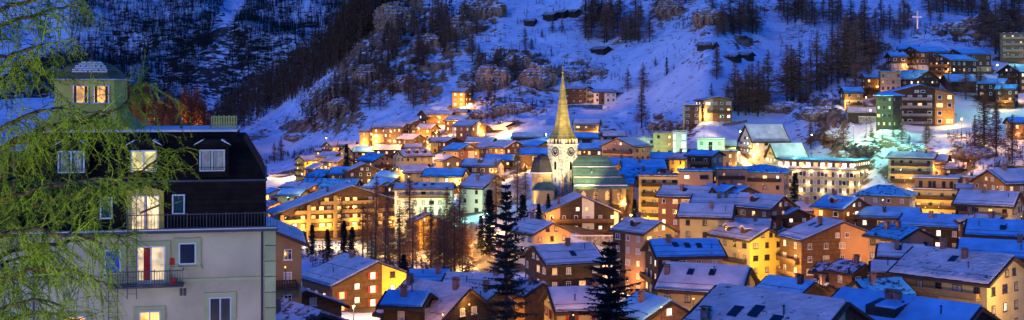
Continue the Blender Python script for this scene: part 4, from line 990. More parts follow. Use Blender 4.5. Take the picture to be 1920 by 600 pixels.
# ---------------------------------------------------------------- parish church
CY = 330.0
c = at(1055, 262, CY); zg = zt(c.x, c.y) - .5
ch_ = thing('parish_church', 'floodlit stone church with slender golden spire and clock tower', 'church', (c.x, c.y, zg), math.radians(45))
zc = c.z - zg                              # cornice height above the ground
sd = 2.95
MB().box(-sd, sd, -sd, sd, 0, zc - 1.3).build('tower', 'stone', ch_)
pmat('stone_pale', (0.46, 0.44, 0.38), var=.2, course=0.55, bump=.6)
ch_.children[0].data.materials[0] = M['stone_pale']
for k, rz, n in (('F', 0, (0, -1)), ('L', -math.pi / 2, (-1, 0))):
    st_ = link('plaster_strip', MB().box(-1.0, 1.0, -.08, .02, zc - 14.5, zc - 1.3).mesh('plaster_strip', 'white'), ch_, (n[0] * sd, n[1] * sd, 0), rz)
    ck = link('clock', None, ch_, (n[0] * (sd + .08), n[1] * (sd + .08), zc - 3.3), rz)
    for nm, r0, r1, d0, d1, mt in (('clock_rim', 1.18, 1.36, .02, -.14, 'metal'), ('clock_face', 0, 1.2, .02, -.07, 'glass_dark')):
        b = MB(); n_ = 28
        ps = [(math.cos(2 * math.pi * i / n_), math.sin(2 * math.pi * i / n_)) for i in range(n_)]
        if r0 == 0: b.prism([(x * r1, y * r1) for x, y in ps], 'y', d0, d1)
        else:
            vs = []
            for x, y in ps: vs += [(x * r0, d0, y * r0), (x * r1, d0, y * r1), (x * r1, d1, y * r1), (x * r0, d1, y * r0)]
            b.add(vs, [(4 * i + q, 4 * i + (q + 1) % 4, 4 * ((i + 1) % n_) + (q + 1) % 4, 4 * ((i + 1) % n_) + q) for i in range(n_) for q in range(4)])
        link(nm, b.mesh(nm, mt), ck)
    b = MB()
    for i in range(12):
        a = math.pi * i / 6; x, y = math.sin(a) * .92, math.cos(a) * .92
        b.box(x - .07, x + .07, -.12, -.07, y - .12, y + .12)
    link('numerals', b.mesh('numerals', 'frame_white'), ck)
    link('hands', MB().box(-.05, .05, -.15, -.1, -.1, .8).box(-.05, .55, -.15, -.1, -.05, .05).mesh('hands', 'frame_white'), ck)
    # tall round-headed opening below the clock, and a slit
    arch = [(-.42, 0), (.42, 0), (.42, 1.9)] + [(.42 * math.cos(t * math.pi / 8), 1.9 + .42 * math.sin(t * math.pi / 8)) for t in range(1, 8)] + [(-.42, 1.9)]
    link('window', MB().prism(arch, 'y', .01, -.12).mesh('window', 'glass_dark'), ch_, (n[0] * sd, n[1] * sd, zc - 8.3), rz)
    link('window', MB().box(-.18, .18, -.12, .01, 0, 1.1).mesh('window', 'glass_dark'), ch_, (n[0] * sd, n[1] * sd, zc - 11.6), rz)
MB().box(-sd + .9, sd - .9, -sd + .9, sd - .9, zc - 1.3, zc + .5).build('bell_chamber', 'dark', ch_)
MB().box(-sd - .25, sd + .25, -sd - .25, sd + .25, zc - 1.45, zc - 1.15).build('cornice', 'white', ch_)
for i, (x, y) in enumerate([(-1, -1), (1, -1), (1, 1), (-1, 1), (0, -1), (-1, 0), (0, 1), (1, 0), (-.5, -1), (.5, -1), (-1, -.5), (-1, .5)]):
    r_ = .38 if i < 4 else .2
    MB().box(x * (sd - .35) - r_, x * (sd - .35) + r_, y * (sd - .35) - r_, y * (sd - .35) + r_, zc - 1.15, zc + .32).build('belfry_pillar', 'white', ch_)
spr = [(4.5, .3), (4.35, .5), (3.75, 1.3), (3.1, 2.4), (2.45, 4.0), (2.0, 6.0), (1.6, 8.6), (1.2, 11.4), (.8, 14.2), (.4, 17.0), (.08, 19.0)]
sp = MB(); sp.lathe([(.0, .3 + zc)] + [(r * .98, z + zc) for r, z in spr], 8, rot=math.pi / 8).build('spire', 'spire_shingle', ch_)
MB().lathe([(.0, zc + 18.7), (.22, zc + 18.9), (.26, zc + 19.1), (.0, zc + 19.35)], 8).box(-.05, .05, -.05, .05, zc + 19.3, zc + 20.9).box(-.4, .4, -.05, .05, zc + 20.2, zc + 20.32).build('spire_cross', 'spire_shingle', ch_)
# nave and choir, long axis across the picture
rot = Matrix.Rotation(-math.radians(45), 4, 'Z')
nv = link('nave', None, ch_); nv.rotation_euler = (0, 0, math.radians(-45))
zr_, ze_ = at(0, 290, CY + 6).z - zg, at(0, 349, CY - 3).z - zg
x0, xr1, xe, d_ = 2.6, 12.6, 18.0, 9.0
MB().box(x0, xe - .9, -7.6, 9, 0, ze_ + .15).build('wall', 'cream', nv)
rf_ = MB().add([(x0, 0.5, zr_), (xr1, 0.5, zr_), (xe, -d_, ze_), (x0, -d_, ze_), (xe, 10, ze_), (x0, 10, ze_), (x0, -d_, ze_ - .3), (xe, -d_, ze_ - .3), (xe, 10, ze_ - .3), (x0, 10, ze_ - .3)],
         [(3, 2, 1, 0), (1, 2, 4), (0, 1, 4, 5), (6, 7, 2, 3), (7, 8, 4, 2), (9, 6, 3, 5, 0), (8, 7, 6, 9), (8, 9, 5, 4)]).build('nave_roof', 'copper', nv)
for q in (.36, .68, .94):
    y = .5 + (-d_ - .5) * q; z = zr_ + (ze_ - zr_) * q; x1 = xr1 + (xe - xr1) * q
    MB().box(x0 + .2, x1 - .3, y - (.06 if q < .9 else .35), y + .06, z + .02, z + (.14 if q < .9 else .3)).build('snow', 'snow', rf_)
for i in range(4):
    x = 5.4 + i * 3.3
    ar = [(x - .6, 1.2), (x + .6, 1.2), (x + .6, ze_ - 1.6), (x, ze_ - .9), (x - .6, ze_ - 1.6)]
    MB().prism(ar, 'y', -7.58, -7.68).build('window', 'lit_soft', nv)
MB().prism([(7.4, zr_ - 4.6), (8.3, zr_ - 4.6), (7.85, zr_ - 3.7)], 'y', -4.8, -2.0).build('vent_dormer', 'copper', nv)
ap = link('choir', None, ch_); ap.rotation_euler = (0, 0, math.radians(-45))
za = at(0, 326, CY).z - zg
MB().lathe([(0, 0), (3.0, 0), (3.0, za + .2), (0, za + .2)], 10, -5.6, 1.0).build('wall', 'cream', ap)
MB().lathe([(3.6, za), (3.5, za + .5), (3.1, za + 2.2), (2.5, za + 4.0), (1.5, za + 5.1), (.1, za + 5.6)], 10, -5.6, 1.0).build('choir_roof', 'slate', ap)
MB().lathe([(3.5, za + .5), (3.62, za + .1), (3.0, za + .1)], 10, -5.6, 1.0).build('snow', 'snow', ap)
b = MB(); b.prism([(-6.4 + .75 * math.cos(i * .3927), za - 1.6 + .75 * math.sin(i * .3927)) for i in range(16)], 'y', -2.0, -2.1); b.build('round_window', 'lit_soft', ap)
zl = at(0, 356, CY - 6).z - zg
MB().box(-8.2, -2.6, -6.4, -1.8, 0, zl).build('sacristy_wall', 'cream', ap)
MB().add([(-8.8, -7.0, zl - .1), (-2.0, -7.0, zl - .1), (-3.4, -1.9, zl + 1.9), (-7.0, -1.9, zl + 1.9), (-8.8, -1.8, zl - .1), (-2.0, -1.8, zl - .1)], [(0, 1, 2, 3), (1, 5, 2), (0, 3, 4), (4, 5, 1, 0), (3, 2, 5, 4)]).build('sacristy_roof', 'copper', ap)
def floodlight(px, py, Y, target, label, col, watts, size=45, roof=False):
    p = at(px, py, Y)
    if not roof: p.z = zt(p.x, p.y)
    r = thing('floodlight', label, 'floodlight', p, 0, 'floodlights')
    MB().box(-.05, .05, -.05, .05, -.3, .5).build('post', 'metal', r)
    MB().box(-.3, .3, -.2, .2, .5, .9).build('lamp_housing', 'metal', r)
    d = bpy.data.lights.new('lamp_light', 'SPOT'); d.energy = watts * LAMP_K; d.color = LAMPC[col] if isinstance(col, str) else col; d.spot_size = math.radians(size); d.spot_blend = .6; d.shadow_soft_size = .3
    o = bpy.data.objects.new('lamp_light', d); COL.objects.link(o); o.parent = r; o.location = (0, 0, 1.2)
    o.rotation_euler = (target - (p + Vector((0, 0, 1.2)))).to_track_quat('-Z', 'Y').to_euler()
    return r
floodlight(1046, 371, 314, at(1051, 225, CY), 'floodlight on the left roof slope before the church tower', (1., .86, .42), 10500, 95, True)
floodlight(1118, 371, 314, at(1060, 225, CY), 'floodlight on the right roof slope before the church tower', (1., .84, .38), 12500, 95, True)
floodlight(1083, 361, 312, at(1056, 165, CY), 'floodlight on the ridge before the church spire', (1., .86, .34), 11000, 60, True)
floodlight(1120, 390, 312, at(1130, 325, CY), 'floodlight below the nave of the church', (.42, 1., .5), 8500, 95)
floodlight(1005, 380, 318, at(1015, 330, CY), 'floodlight below the choir of the church', (1., .85, .5), 3500, 75)
# ---------------------------------------------------------------- the mansard hotel at the left
HY = 65.0
HC = at(517, YH, HY); HA = math.radians(11.9); HCc, HSs = math.cos(HA), math.sin(HA)
def hx(px, d=0.0):          # distance along the facade (from its right corner) at which a pixel column meets the plane d metres behind it
    k = (px - CX) / F
    return (k * (HC.y + d * HCc) - HC.x + d * HSs) / (HCc - k * HSs)
hb = zt(HC.x - 6, HY + 3) - 1.5
hotel = thing('mansard_hotel', 'white hotel with black mansard roof and domed cupola at the left', 'hotel', (HC.x, HC.y, hb), HA)
HR = HY - 2.0
def hz(py, d=0.0): return -(py - YH) * (HR + d) / F - hb
pmat('hotel_wall', (.50, .385, .215), var=.3, scale=.28, bump=.25)
pmat('quoin', (.40, .37, .16), var=.15, scale=.8, bump=.2)
pmat('mansard', (.016, .011, .009), var=.35, scale=1.5, plank=.28, rough=.9, bump=.3, spec=.05)
pmat('olive', (.64, .42, .07), var=.15, scale=.7, bump=.15)
pmat('dome_tiles', (.22, .14, .055), var=.35, scale=2.5, plank=.12, bump=.4)
pmat('sign_gold', (.62, .42, .08), var=.2, bump=0, rough=.5)
pmat('redcloth', (.55, .03, .02), var=.2, bump=0, vert=.1)
emat('room_warm', (1.0, .43, .09), 1.0, var=.75, scale=1.1, sample=True)
emat('room_yellow', (1.0, .78, .22), .7, var=.6, scale=1.6)
emat('room_pale', (1.0, .70, .34), .55, var=.7, scale=1.4, sample=True)
MB().box(hx(-60), hx(497), .02, 15, 0, hz(437)).build('wall', 'hotel_wall', hotel)
for i in range(18):
    z1 = hz(439) - i * .86
    if z1 - .82 < 0: break
    MB().box(hx(496.5), hx(517), -.10, .9, z1 - .82, z1).build('quoin', 'quoin', hotel)
lg = MB().box(hx(-60), hx(521), -.55, .0, hz(439), hz(434)).build('ledge', 'metal', hotel)
MB().box(hx(-60), hx(519), -.50, -.02, hz(434), hz(432)).build('snow', 'snow', lg)
MB().box(hx(-60), hx(496.3), -.07, .03, hz(534), hz(528)).build('string_course', 'quoin', hotel)
MB().box(hx(20), hx(499), .55, 14, hz(438), hz(342)).build('mansard_wall', 'mansard', hotel)
x0, x1, x2, x3 = hx(22), hx(498), hx(62), hx(455); y0, y1 = .5, 2.0; za, zb_ = hz(343), hz(262)
xm0, xm1, zm = hx(34), hx(488), hz(318)
MB().add([(x0, y0, za), (x1, y0, za), (x1, 13, za), (x0, 13, za), (xm0, y0 + .3, zm), (xm1, y0 + .3, zm), (xm1, 13, zm), (xm0, 13, zm), (x2, y1, zb_), (x3, y1, zb_), (x3, 12, zb_), (x2, 12, zb_)],
         [(0, 1, 5, 4), (1, 2, 6, 5), (2, 3, 7, 6), (3, 0, 4, 7), (4, 5, 9, 8), (5, 6, 10, 9), (6, 7, 11, 10), (7, 4, 8, 11), (8, 9, 10, 11), (3, 2, 1, 0)]).build('mansard_slope', 'mansard', hotel)
MB().box(hx(18), hx(501), .42, 13.5, hz(345), hz(341)).build('mansard_moulding', 'metal', hotel)
ft = MB().box(hx(48), hx(441), 1.9, 12, hz(262), hz(250)).build('roof', 'mansard', hotel)
MB().box(hx(46), hx(443), 1.7, 12, hz(250), hz(246)).build('snow', 'snow', ft)
def hwin(pa, pb, ya, yb, out, fr, pane, name='window', mull=True, cloth=None, d=0.0, par=None, surround=None):
    """window given by its pixel box; out = how far its plane stands in front of the facade plane (metres)"""
    w, h = (pb - pa) * HY / F, (yb - ya) * HY / F
    o = link(name, None, par or hotel, (hx((pa + pb) / 2), -out, (hz(ya) + hz(yb)) / 2))
    t = .075
    b = MB().box(-w / 2, w / 2, -.07, .05, h / 2 - t, h / 2).box(-w / 2, w / 2, -.07, .05, -h / 2, -h / 2 + t).box(-w / 2, -w / 2 + t, -.07, .05, -h / 2 + t, h / 2 - t).box(w / 2 - t, w / 2, -.07, .05, -h / 2 + t, h / 2 - t)
    if mull: b.box(-.04, .04, -.065, .04, -h / 2 + t, h / 2 - t)
    b.build('frame', fr, o)
    MB().box(-w / 2 + t, w / 2 - t, -.02, .03, -h / 2 + t, h / 2 - t).build('pane', pane, o)
    if cloth:
        for a, c_ in cloth: MB().box(-w / 2 + a * w, -w / 2 + c_ * w, -.032, -.021, -h / 2 + t, h / 2 - t).build('curtain', 'redcloth' if pane != 'glass_dark' and pane != 'room_yellow' and pane != 'room_warm' else 'curtain', o)
    if surround:
        q = .26
        MB().box(-w / 2 - q, -w / 2 - .002, -.06, .04, -h / 2 - .1, h / 2 + q).box(w / 2 + .002, w / 2 + q, -.06, .04, -h / 2 - .1, h / 2 + q).box(-w / 2 - .002, w / 2 + .002, -.055, .04, h / 2 + .002, h / 2 + q - .01).box(-w / 2 - q - .06, w / 2 + q + .06, -.14, .04, -h / 2 - .22, -h / 2 - .102).build('surround', surround, o)
    return o
# dormers of the upper mansard storey
for pc, pane, cl in ((134, 'glass_dark', ((.12, .4), (.6, .88))), (270, 'room_yellow', None), (398, 'glass_dark', ((.1, .42), (.58, .9)))):
    dm = link('dormer', None, hotel, (0, 0, 0))
    MB().box(hx(pc - 31), hx(pc + 31), -.05, 3.0, hz(334), hz(276)).build('dormer_cheek', 'mansard', dm)
    arc = [(hx(pc - 36), hz(277))] + [(hx(pc + 36 * math.cos(math.pi - i * math.pi / 10)), hz(277) + .42 * math.sin(i * math.pi / 10)) for i in range(1, 10)] + [(hx(pc + 36), hz(277))]
    MB().prism(arc, 'y', -.2, 3.0).build('dormer_roof', 'mansard', dm)
    for sg in (-1, 1): MB().prism([(hx(pc + sg * 35), hz(274)), (hx(pc + sg * 17), hz(264.5)), (hx(pc + sg * 17), hz(262.5)), (hx(pc + sg * 31), hz(270))][::sg], 'y', -.28, 1.2).build('snow', 'snow', dm)
    w_ = hwin(pc - 23, pc + 23, 283, 323, .07, 'frame_white', pane, cloth=cl, par=dm)
    MB().box(-.7, .7, -.16, -.13, -.40, -.37).box(-.7, .7, -.16, -.13, -.52, -.50).build('guard_rail', 'metal', w_)
# tier below: balcony door with pediment, small windows
dr = hwin(245, 297, 370, 436, -.47, 'frame_white', 'room_pale', 'balcony_door', cloth=((.46, .56),))
MB().box(hx(236), hx(244.5), .35, .62, hz(437), hz(368)).box(hx(297.5), hx(306), .35, .62, hz(437), hz(368)).box(hx(236), hx(306), .33, .62, hz(368), hz(362)).build('door_surround', 'olive', hotel)
MB().prism([(hx(233), hz(362)), (hx(309), hz(362)), (hx(271), hz(351))], 'y', .25, .6).build('pediment', 'olive', hotel)
MB().prism([(hx(262), hz(400)), (hx(298), hz(386)), (hx(298), hz(390)), (hx(262), hz(404))], 'y', .36, .40).build('sloping_beam', 'mid', hotel)
hwin(322, 345, 369, 406, -.47, 'frame_white', 'glass_dark', mull=False)
hwin(186, 208, 372, 412, -.47, 'frame_white', 'glass_dark', mull=False)
def railing(xa, xb, y, z0, z1, step=.17, par=None, name='railing'):
    b = MB(); b.box(xa, xb, y - .025, y + .025, z1 - .05, z1); b.box(xa, xb, y - .02, y + .02, z0 + .06, z0 + .1)
    n = int((xb - xa) / step)
    for i in range(n + 1):
        x = xa + (xb - xa) * i / n; r_ = .022 if i % 6 == 0 else .011
        b.box(x - r_, x + r_, y - r_ + .001, y + r_ - .001, z0, z1 + (.06 if i % 6 == 0 else -.01))
    return b.build(name, 'metal', par or hotel)
railing(hx(242), hx(519), -.46, hz(433), hz(403))
# facade windows
hwin(258, 309, 465, 534, .03, 'frame_white', 'room_pale', 'balcony_door', cloth=((.24, .5),), surround='quoin')
hwin(336, 367, 460, 500, .03, 'frame_white', 'glass_dark', mull=False, surround='quoin')
hwin(393, 433, 566, 640, .03, 'frame_white', 'glass_dark', surround='quoin')
hwin(262, 300, 588, 650, .03, 'frame_white', 'room_warm', surround='quoin')
hwin(122, 160, 592, 650, .03, 'frame_white', 'room_warm', surround='quoin')
pmat('blue_blind', (.03, .10, .34), var=.1, bump=.1, plank=.08)
hwin(197, 226, 470, 513, .03, 'frame_white', 'blue_blind', mull=False, surround='quoin')
hwin(60, 92, 470, 513, .03, 'frame_white', 'glass_dark', surround='quoin')
bl = MB().box(hx(205), hx(346), -1.1, .01, hz(538), hz(535)).build('balcony', 'metal', hotel)
railing(hx(206), hx(345), -1.05, hz(535), hz(506), .13, bl)
for sg, xx in ((-1, 206), (1, 345)): MB().box(hx(xx) - .02, hx(xx) + .02, -1.03, -.02, hz(508), hz(506)).build('side_rail', 'metal', bl)
pt = MB().lathe([(0, hz(534)), (.14, hz(534)), (.19, hz(523)), (0, hz(523))], 10, hx(327), -.6).build('flower_pot', 'redcloth', hotel)
MB().box(hx(318), hx(328), -.12, .02, hz(500), hz(488)).build('post_box', 'redcloth', hotel)
# emergency ladder
for k_, (xa, xb, ya, yb) in enumerate(((241, 258, 380, 560), (205, 222, 515, 640))):
    b = MB(); yy = -.62 if k_ == 0 else -.3
    for x in (xa, xb): b.box(hx(x) - .022, hx(x) + .022, yy - .02, yy + .02, hz(yb), hz(ya))
    n = int((yb - ya) / 10)
    for i in range(1, n): b.box(hx(xa) + .022, hx(xb) - .022, yy - .012, yy + .012, hz(ya + i * 10) - .012, hz(ya + i * 10) + .012)
    b.build('ladder', 'metal', hotel)
MB().box(hx(337), hx(342), -.05, .01, hz(560), hz(546)).box(hx(344), hx(349), -.05, .01, hz(560), hz(546)).build('vent_grille', 'metal', hotel)
MB().tube([(hx(491), -.12, hz(441)), (hx(491), -.12, .3)], .055, 8).build('downpipe', 'metal', hotel)
MB().tube([(hx(64), -.12, hz(441)), (hx(64), -.12, .3)], .055, 8).build('downpipe', 'metal', hotel)
# cupola
d_ = 4.5
def kx(px): return hx(px, d_)
cu = link('cupola', None, hotel, (0, 0, 0))
def octo(r, c_=.42): return [(-r, -r * c_), (-r * c_, -r), (r * c_, -r), (r, -r * c_), (r, r * c_), (r * c_, r), (-r * c_, r), (-r, r * c_)]
ccx, ccy, cr_ = kx(164), d_ + 1.75, 1.83
def ring(b, levels, c_=.8):
    o = len(b.v)
    for r_, z in levels:
        for x, y in octo(r_, c_): b.v.append((ccx + x, ccy + y, z))
    for i in range(len(levels) - 1):
        for j in range(8):
            q = (j + 1) % 8; b.f.append((o + i * 8 + j, o + i * 8 + q, o + (i + 1) * 8 + q, o + (i + 1) * 8 + j)); b.m.append(0)
    return b
ring(MB(), [(cr_, hz(197, d_)), (cr_, hz(149, d_))]).build('cupola_wall', 'olive', cu)
ring(MB(), [(.1, hz(150.5, d_)), (cr_ + .18, hz(150.5, d_)), (cr_ + .22, hz(148, d_)), (.1, hz(147.9, d_))]).build('cupola_cornice', 'frame_white', cu)
hh = hz(112, d_) - hz(148, d_)
dl = [(cr_ + .12, 0), (cr_ * .93, .22), (cr_ * .82, .48), (cr_ * .66, .72), (cr_ * .45, .88), (cr_ * .22, .97), (.03, 1.02)]
ring(MB(), [(r_, hz(147.9, d_) + k_ * hh) for r_, k_ in dl], .62).build('dome', 'dome_tiles', cu)
sn = MB(); rs = random.Random(5)
for i in range(6):                                   # rows of old snow caught on the slates of the dome
    k_ = .36 + i * .10; rr_ = np.interp(k_, [q for _, q in dl], [r_ for r_, _ in dl]); n = 9 - i
    for j in range(n):
        x = (j - (n - 1) / 2) * rr_ * 1.25 / n + .12 + rs.uniform(-.05, .05); wd = rr_ * rs.uniform(.4, .6) / n + .02
        sn.box(ccx + x - wd, ccx + x + wd, ccy - rr_ - .04, ccy - rr_ + .2 + .04 * i, hz(147.9, d_) + k_ * hh - .02, hz(147.9, d_) + k_ * hh + .055)
so = sn.build('dome_snow', 'snow', cu); so['kind'] = 'stuff'
MB().tube([(ccx, ccy, hz(112, d_)), (ccx, ccy, hz(66, d_))], [.05, .025], 8).lathe([(0, hz(98, d_)), (.12, hz(96, d_)), (.12, hz(93, d_)), (0, hz(91, d_))], 8, ccx, ccy).box(ccx - .3, ccx + .3, ccy - .02, ccy + .02, hz(80, d_), hz(78, d_)).box(ccx - .15, ccx + .1, ccy - .015, ccy + .015, hz(74, d_), hz(67, d_)).build('weather_vane', 'metal', cu)
skl = [(kx(265) - ccx, 243), (kx(248) - ccx, 232), (kx(236) - ccx, 218), (kx(227) - ccx, 205), (cr_ + .05, 196)]
ring(MB(), [(r_, hz(p_, d_)) for r_, p_ in skl], .85).build('flared_roof', 'olive', cu)
def cwin(pa, pb, ya, yb):
    w, h = (pb - pa) * (HY + d_) / F, (yb - ya) * (HY + d_) / F
    o = link('window', None, cu, ((kx(pa) + kx(pb)) / 2, ccy - cr_ - .02, (hz(ya, d_) + hz(yb, d_)) / 2))
    t = .07
    MB().box(-w / 2, w / 2, -.06, .05, h / 2 - t, h / 2).box(-w / 2, w / 2, -.06, .05, -h / 2, -h / 2 + t).box(-w / 2, -w / 2 + t, -.06, .05, -h / 2 + t, h / 2 - t).box(w / 2 - t, w / 2, -.06, .05, -h / 2 + t, h / 2 - t).build('frame', 'frame_white', o)
    MB().box(-w / 2 + t, w / 2 - t, -.02, .03, -h / 2 + t, h / 2 - t).build('pane', 'room_warm', o)
    for a, c_ in ((.1, .26), (.74, .9)): MB().box(-w / 2 + a * w, -w / 2 + c_ * w, -.032, -.021, -h / 2 + t, h / 2 - t).build('curtain', 'mid', o)
cwin(137, 166, 160, 194); cwin(176, 205, 160, 194)
lw = link('window', None, cu, (ccx - cr_ - .02, ccy - .4, hz(177, d_)), -math.pi / 2)
MB().box(-.4, .4, -.05, .03, -.5, .5).build('frame', 'frame_white', lw); MB().box(-.33, .33, -.06, -.051, -.43, .43).build('pane', 'room_warm', lw)
# roof sign seen from behind, finial and side stack
sg_ = link('roof_sign', None, hotel, (hx(420, 5), 5.0, hz(249, 5)))
b = MB()
for i in range(11): b.box(-.72 + i * .144 - .045, -.72 + i * .144 + .045, -.03, .03, .12 + .05 * (i % 3), .95 + .04 * (i % 2))
for z in (.25, .55, .9): b.box(-.72, .72, -.05, -.031, z - .025, z + .025)
b.build('letter_back', 'sign_gold', sg_)
MB().box(-.78, -.74, -.04, .04, 0, 1.05).box(.74, .78, -.04, .04, 0, 1.05).box(-.02, .02, .04, .08, 0, 1.0).build('sign_frame', 'metal', sg_)
MB().tube([(hx(340, 5), 5, hz(250, 5)), (hx(340, 5), 5, hz(230, 5)), (hx(340, 5), 5, hz(221, 5))], [.13, .05, .04], 8).lathe([(0, hz(228, 5)), (.1, hz(226, 5)), (0, hz(223, 5))], 8, hx(340, 5), 5).build('roof_finial', 'metal', hotel)
MB().box(hx(-55), hx(30), -.02, 12, hz(438), hz(300)).build('side_wing_wall', 'mid', hotel)
for i in range(4): MB().box(hx(-10 + i * 12), hx(-7 + i * 12), -.3, -.03, hz(345), hz(272)).build('timber_post', 'orange', hotel)

# ---------------------------------------------------------------- larch close to the camera
pmat('larch_green', (.115, .175, .016), var=.35, scale=3, bump=0, rnd=0)
LY = 11.0
lr = random.Random(21)
lt = thing('larch_tree', 'green floodlit larch with hanging twigs close at the left edge', 'tree', (at(-70, 0, LY).x, LY, zt(at(-70, 0, LY).x, LY) - .2))
o0 = Vector(lt.location)
def lp(px, py, dy=0.0): return at(px, py, LY + dy) - o0
MB().tube([(0, 0, -.1), (.02, 0, 5), (-.02, .05, 10), (.03, 0, 14), (0, 0, 17)], [.26, .2, .16, .12, .05], 12).build('trunk', 'bark', lt)
BR = [  # main branches as pixel polylines with depth offsets
    [(-70, 60, 0), (0, 20, -.3), (70, -5, -.5), (130, -20, -.6)],
    [(-70, 100, 0), (0, 45, .2), (60, 30, .3), (120, 12, .4), (150, 2, .5)],
    [(-70, 170, 0), (-10, 110, -.5), (40, 95, -.8), (80, 85, -1)],
    [(-70, 190, 0), (0, 150, .3), (50, 130, .6), (95, 120, .8)],
    [(-70, 320, 0), (20, 270, .2), (110, 245, .3), (180, 225, .4), (235, 195, .4), (262, 165, .4), (280, 150, .4)],
    [(-70, 330, 0), (10, 268, -.4), (90, 238, -.7), (160, 220, -.9), (215, 205, -1)],
    [(-70, 310, 0), (0, 240, -.6), (60, 215, -1.0), (120, 200, -1.2)],
    [(-70, 450, 0), (20, 395, .1), (120, 372, .2), (210, 345, .2), (268, 318, .2), (300, 296, .2)],
    [(-70, 440, 0), (10, 370, -.3), (80, 350, -.6), (150, 335, -.8), (210, 330, -1)],
    [(-70, 420, 0), (-10, 345, .5), (50, 330, .9), (120, 330, 1.1)],
    [(-70, 520, 0), (20, 470, .2), (110, 455, .3), (190, 440, .4), (245, 440, .4)],
    [(-70, 510, 0), (0, 440, -.5), (60, 430, -.9), (130, 440, -1.1), (190, 455, -1.2)],
    [(-70, 560, 0), (10, 520, -.2), (90, 500, -.4), (160, 512, -.6), (205, 540, -.7)],
    [(-70, 570, 0), (-10, 500, .5), (40, 480, .8), (100, 490, 1.0)],
    [(-70, 640, 0), (0, 580, -.3), (60, 560, -.5), (120, 575, -.7)],
    [(-70, 640, 0), (10, 600, .3), (90, 585, .5), (150, 600, .6)],
    [(-70, 700, 0), (0, 640, -.3), (60, 620, -.5), (120, 640, -.7)],
    [(-70, -20, 0), (0, -40, -.3), (70, -60, -.5), (120, -70, -.7)],
]
fol = MB()
def needle_tuft(p, n, ln):
    for _ in range(n):
        d = Vector((lr.gauss(0, 1), lr.gauss(0, 1), lr.gauss(-.1, .8))).normalized()
        s_ = d.cross(Vector((lr.random(), lr.random(), lr.random()))).normalized() * .0022
        o = len(fol.v); fol.v += [tuple(p - s_), tuple(p + s_), tuple(p + d * ln)]; fol.f.append((o, o + 1, o + 2)); fol.m.append(0)
def twig(p, d, ln, r_, depth=0):
    pts = [p]; n = 5; q = Vector(d)
    for i in range(n):
        q = (q + Vector((lr.gauss(0, .16), lr.gauss(0, .16), -.075 + lr.gauss(0, .14)))).normalized()
        pts.append(pts[-1] + q * (ln / n))
    fol.tube(pts, [r_ * (1 - .6 * i / n) for i in range(n + 1)], 3, cap=False)
    m = int(ln / .022)
    for i in range(m):
        t = (i + lr.random()) / m * n; a = min(int(t), n - 1)
        needle_tuft(pts[a].lerp(pts[a + 1], t - a), 3, lr.uniform(.012, .032))
    if depth < 2:
        for i in range(1, n + 1):
            if lr.random() < .7:
                sd_ = Vector((lr.gauss(0, .6), lr.gauss(0, .6), -.35 + lr.gauss(0, .5)))
                twig(pts[i], (q + sd_).normalized(), ln * lr.uniform(.35, .7), r_ * .7, depth + 1)
for bi, pl in enumerate(BR):
    pts = [lp(*q) for q in pl]
    dense = [pts[i].lerp(pts[i + 1], k_ / 4) for i in range(len(pts) - 1) for k_ in range(4)] + [pts[-1]]
    dense = [p + Vector((0, 0, lr.gauss(0, .012))) for p in dense]
    nn = len(dense)
    MB().tube(dense, [.022 * (1 - .85 * i / nn) + .004 for i in range(nn)], 6).build('branch', 'larch_green' if False else 'bark', lt)
    L_ = sum((dense[i + 1] - dense[i]).length for i in range(nn - 1))
    for i in range(int(L_ * 29)):
        t = lr.random() ** 1.15 * (nn - 1.001); a = int(t); p = dense[a].lerp(dense[a + 1], t - a)
        if p.x < .05: continue
        ax = (dense[a + 1] - dense[a]).normalized()
        d = (ax * lr.uniform(.1, 1.0) + Vector((lr.gauss(0, .3), lr.gauss(0, .5), lr.gauss(-.35, .45)))).normalized()
        twig(p, d, lr.uniform(.14, .46), .0052, 0 if lr.random() < .55 else 1)
fo = fol.build('foliage', 'larch_green', lt); fo['kind'] = 'stuff'
# ---------------------------------------------------------------- trees
def tri(b, a, c, d): o = len(b.v); b.v += [tuple(a), tuple(c), tuple(d)]; b.f.append((o, o + 1, o + 2)); b.m.append(0)
def spruce_crown(h, R_, seed, whorls, per, spray, size):
    r = random.Random(seed); b = MB()
    for i in range(whorls):
        u = (i + r.random() * .6) / whorls; z = h * (.07 + .92 * u)
        rr = R_ * ((1 - u) ** .8) * r.uniform(.72, 1.1) + .12
        a0 = r.random() * 6.28
        for j in range(per):
            if r.random() < .07: continue
            a = a0 + 6.283 * j / per + r.gauss(0, .25); L_ = rr * r.choice((r.uniform(.35, .8), r.uniform(.7, 1.25))); up = r.uniform(-.55, -.08) + u * .5
            dx, dy = math.cos(a), math.sin(a); px_, py_ = -dy, dx
            for k in range(spray):
                t = (k + r.random()) / spray
                c = Vector((dx * L_ * t, dy * L_ * t, z + up * L_ * t + .10 * L_ * t * t))
                s = size * (1.15 - .6 * t) * r.uniform(.6, 1.3)
                sd = r.choice((-1, 1)); w = Vector((px_ * sd + dx * .8, py_ * sd + dy * .8, -.35 + r.gauss(0, .25))).normalized() * s
                v = Vector((dx, dy, up)).normalized() * s * .38
                tri(b, c - v, c + v, c + w + Vector((0, 0, -.25 * s)))
                if r.random() < .5: tri(b, c, c + v * 1.5, c + Vector((r.gauss(0, .2), r.gauss(0, .2), -r.uniform(.5, 1.1))) * s)
    return b
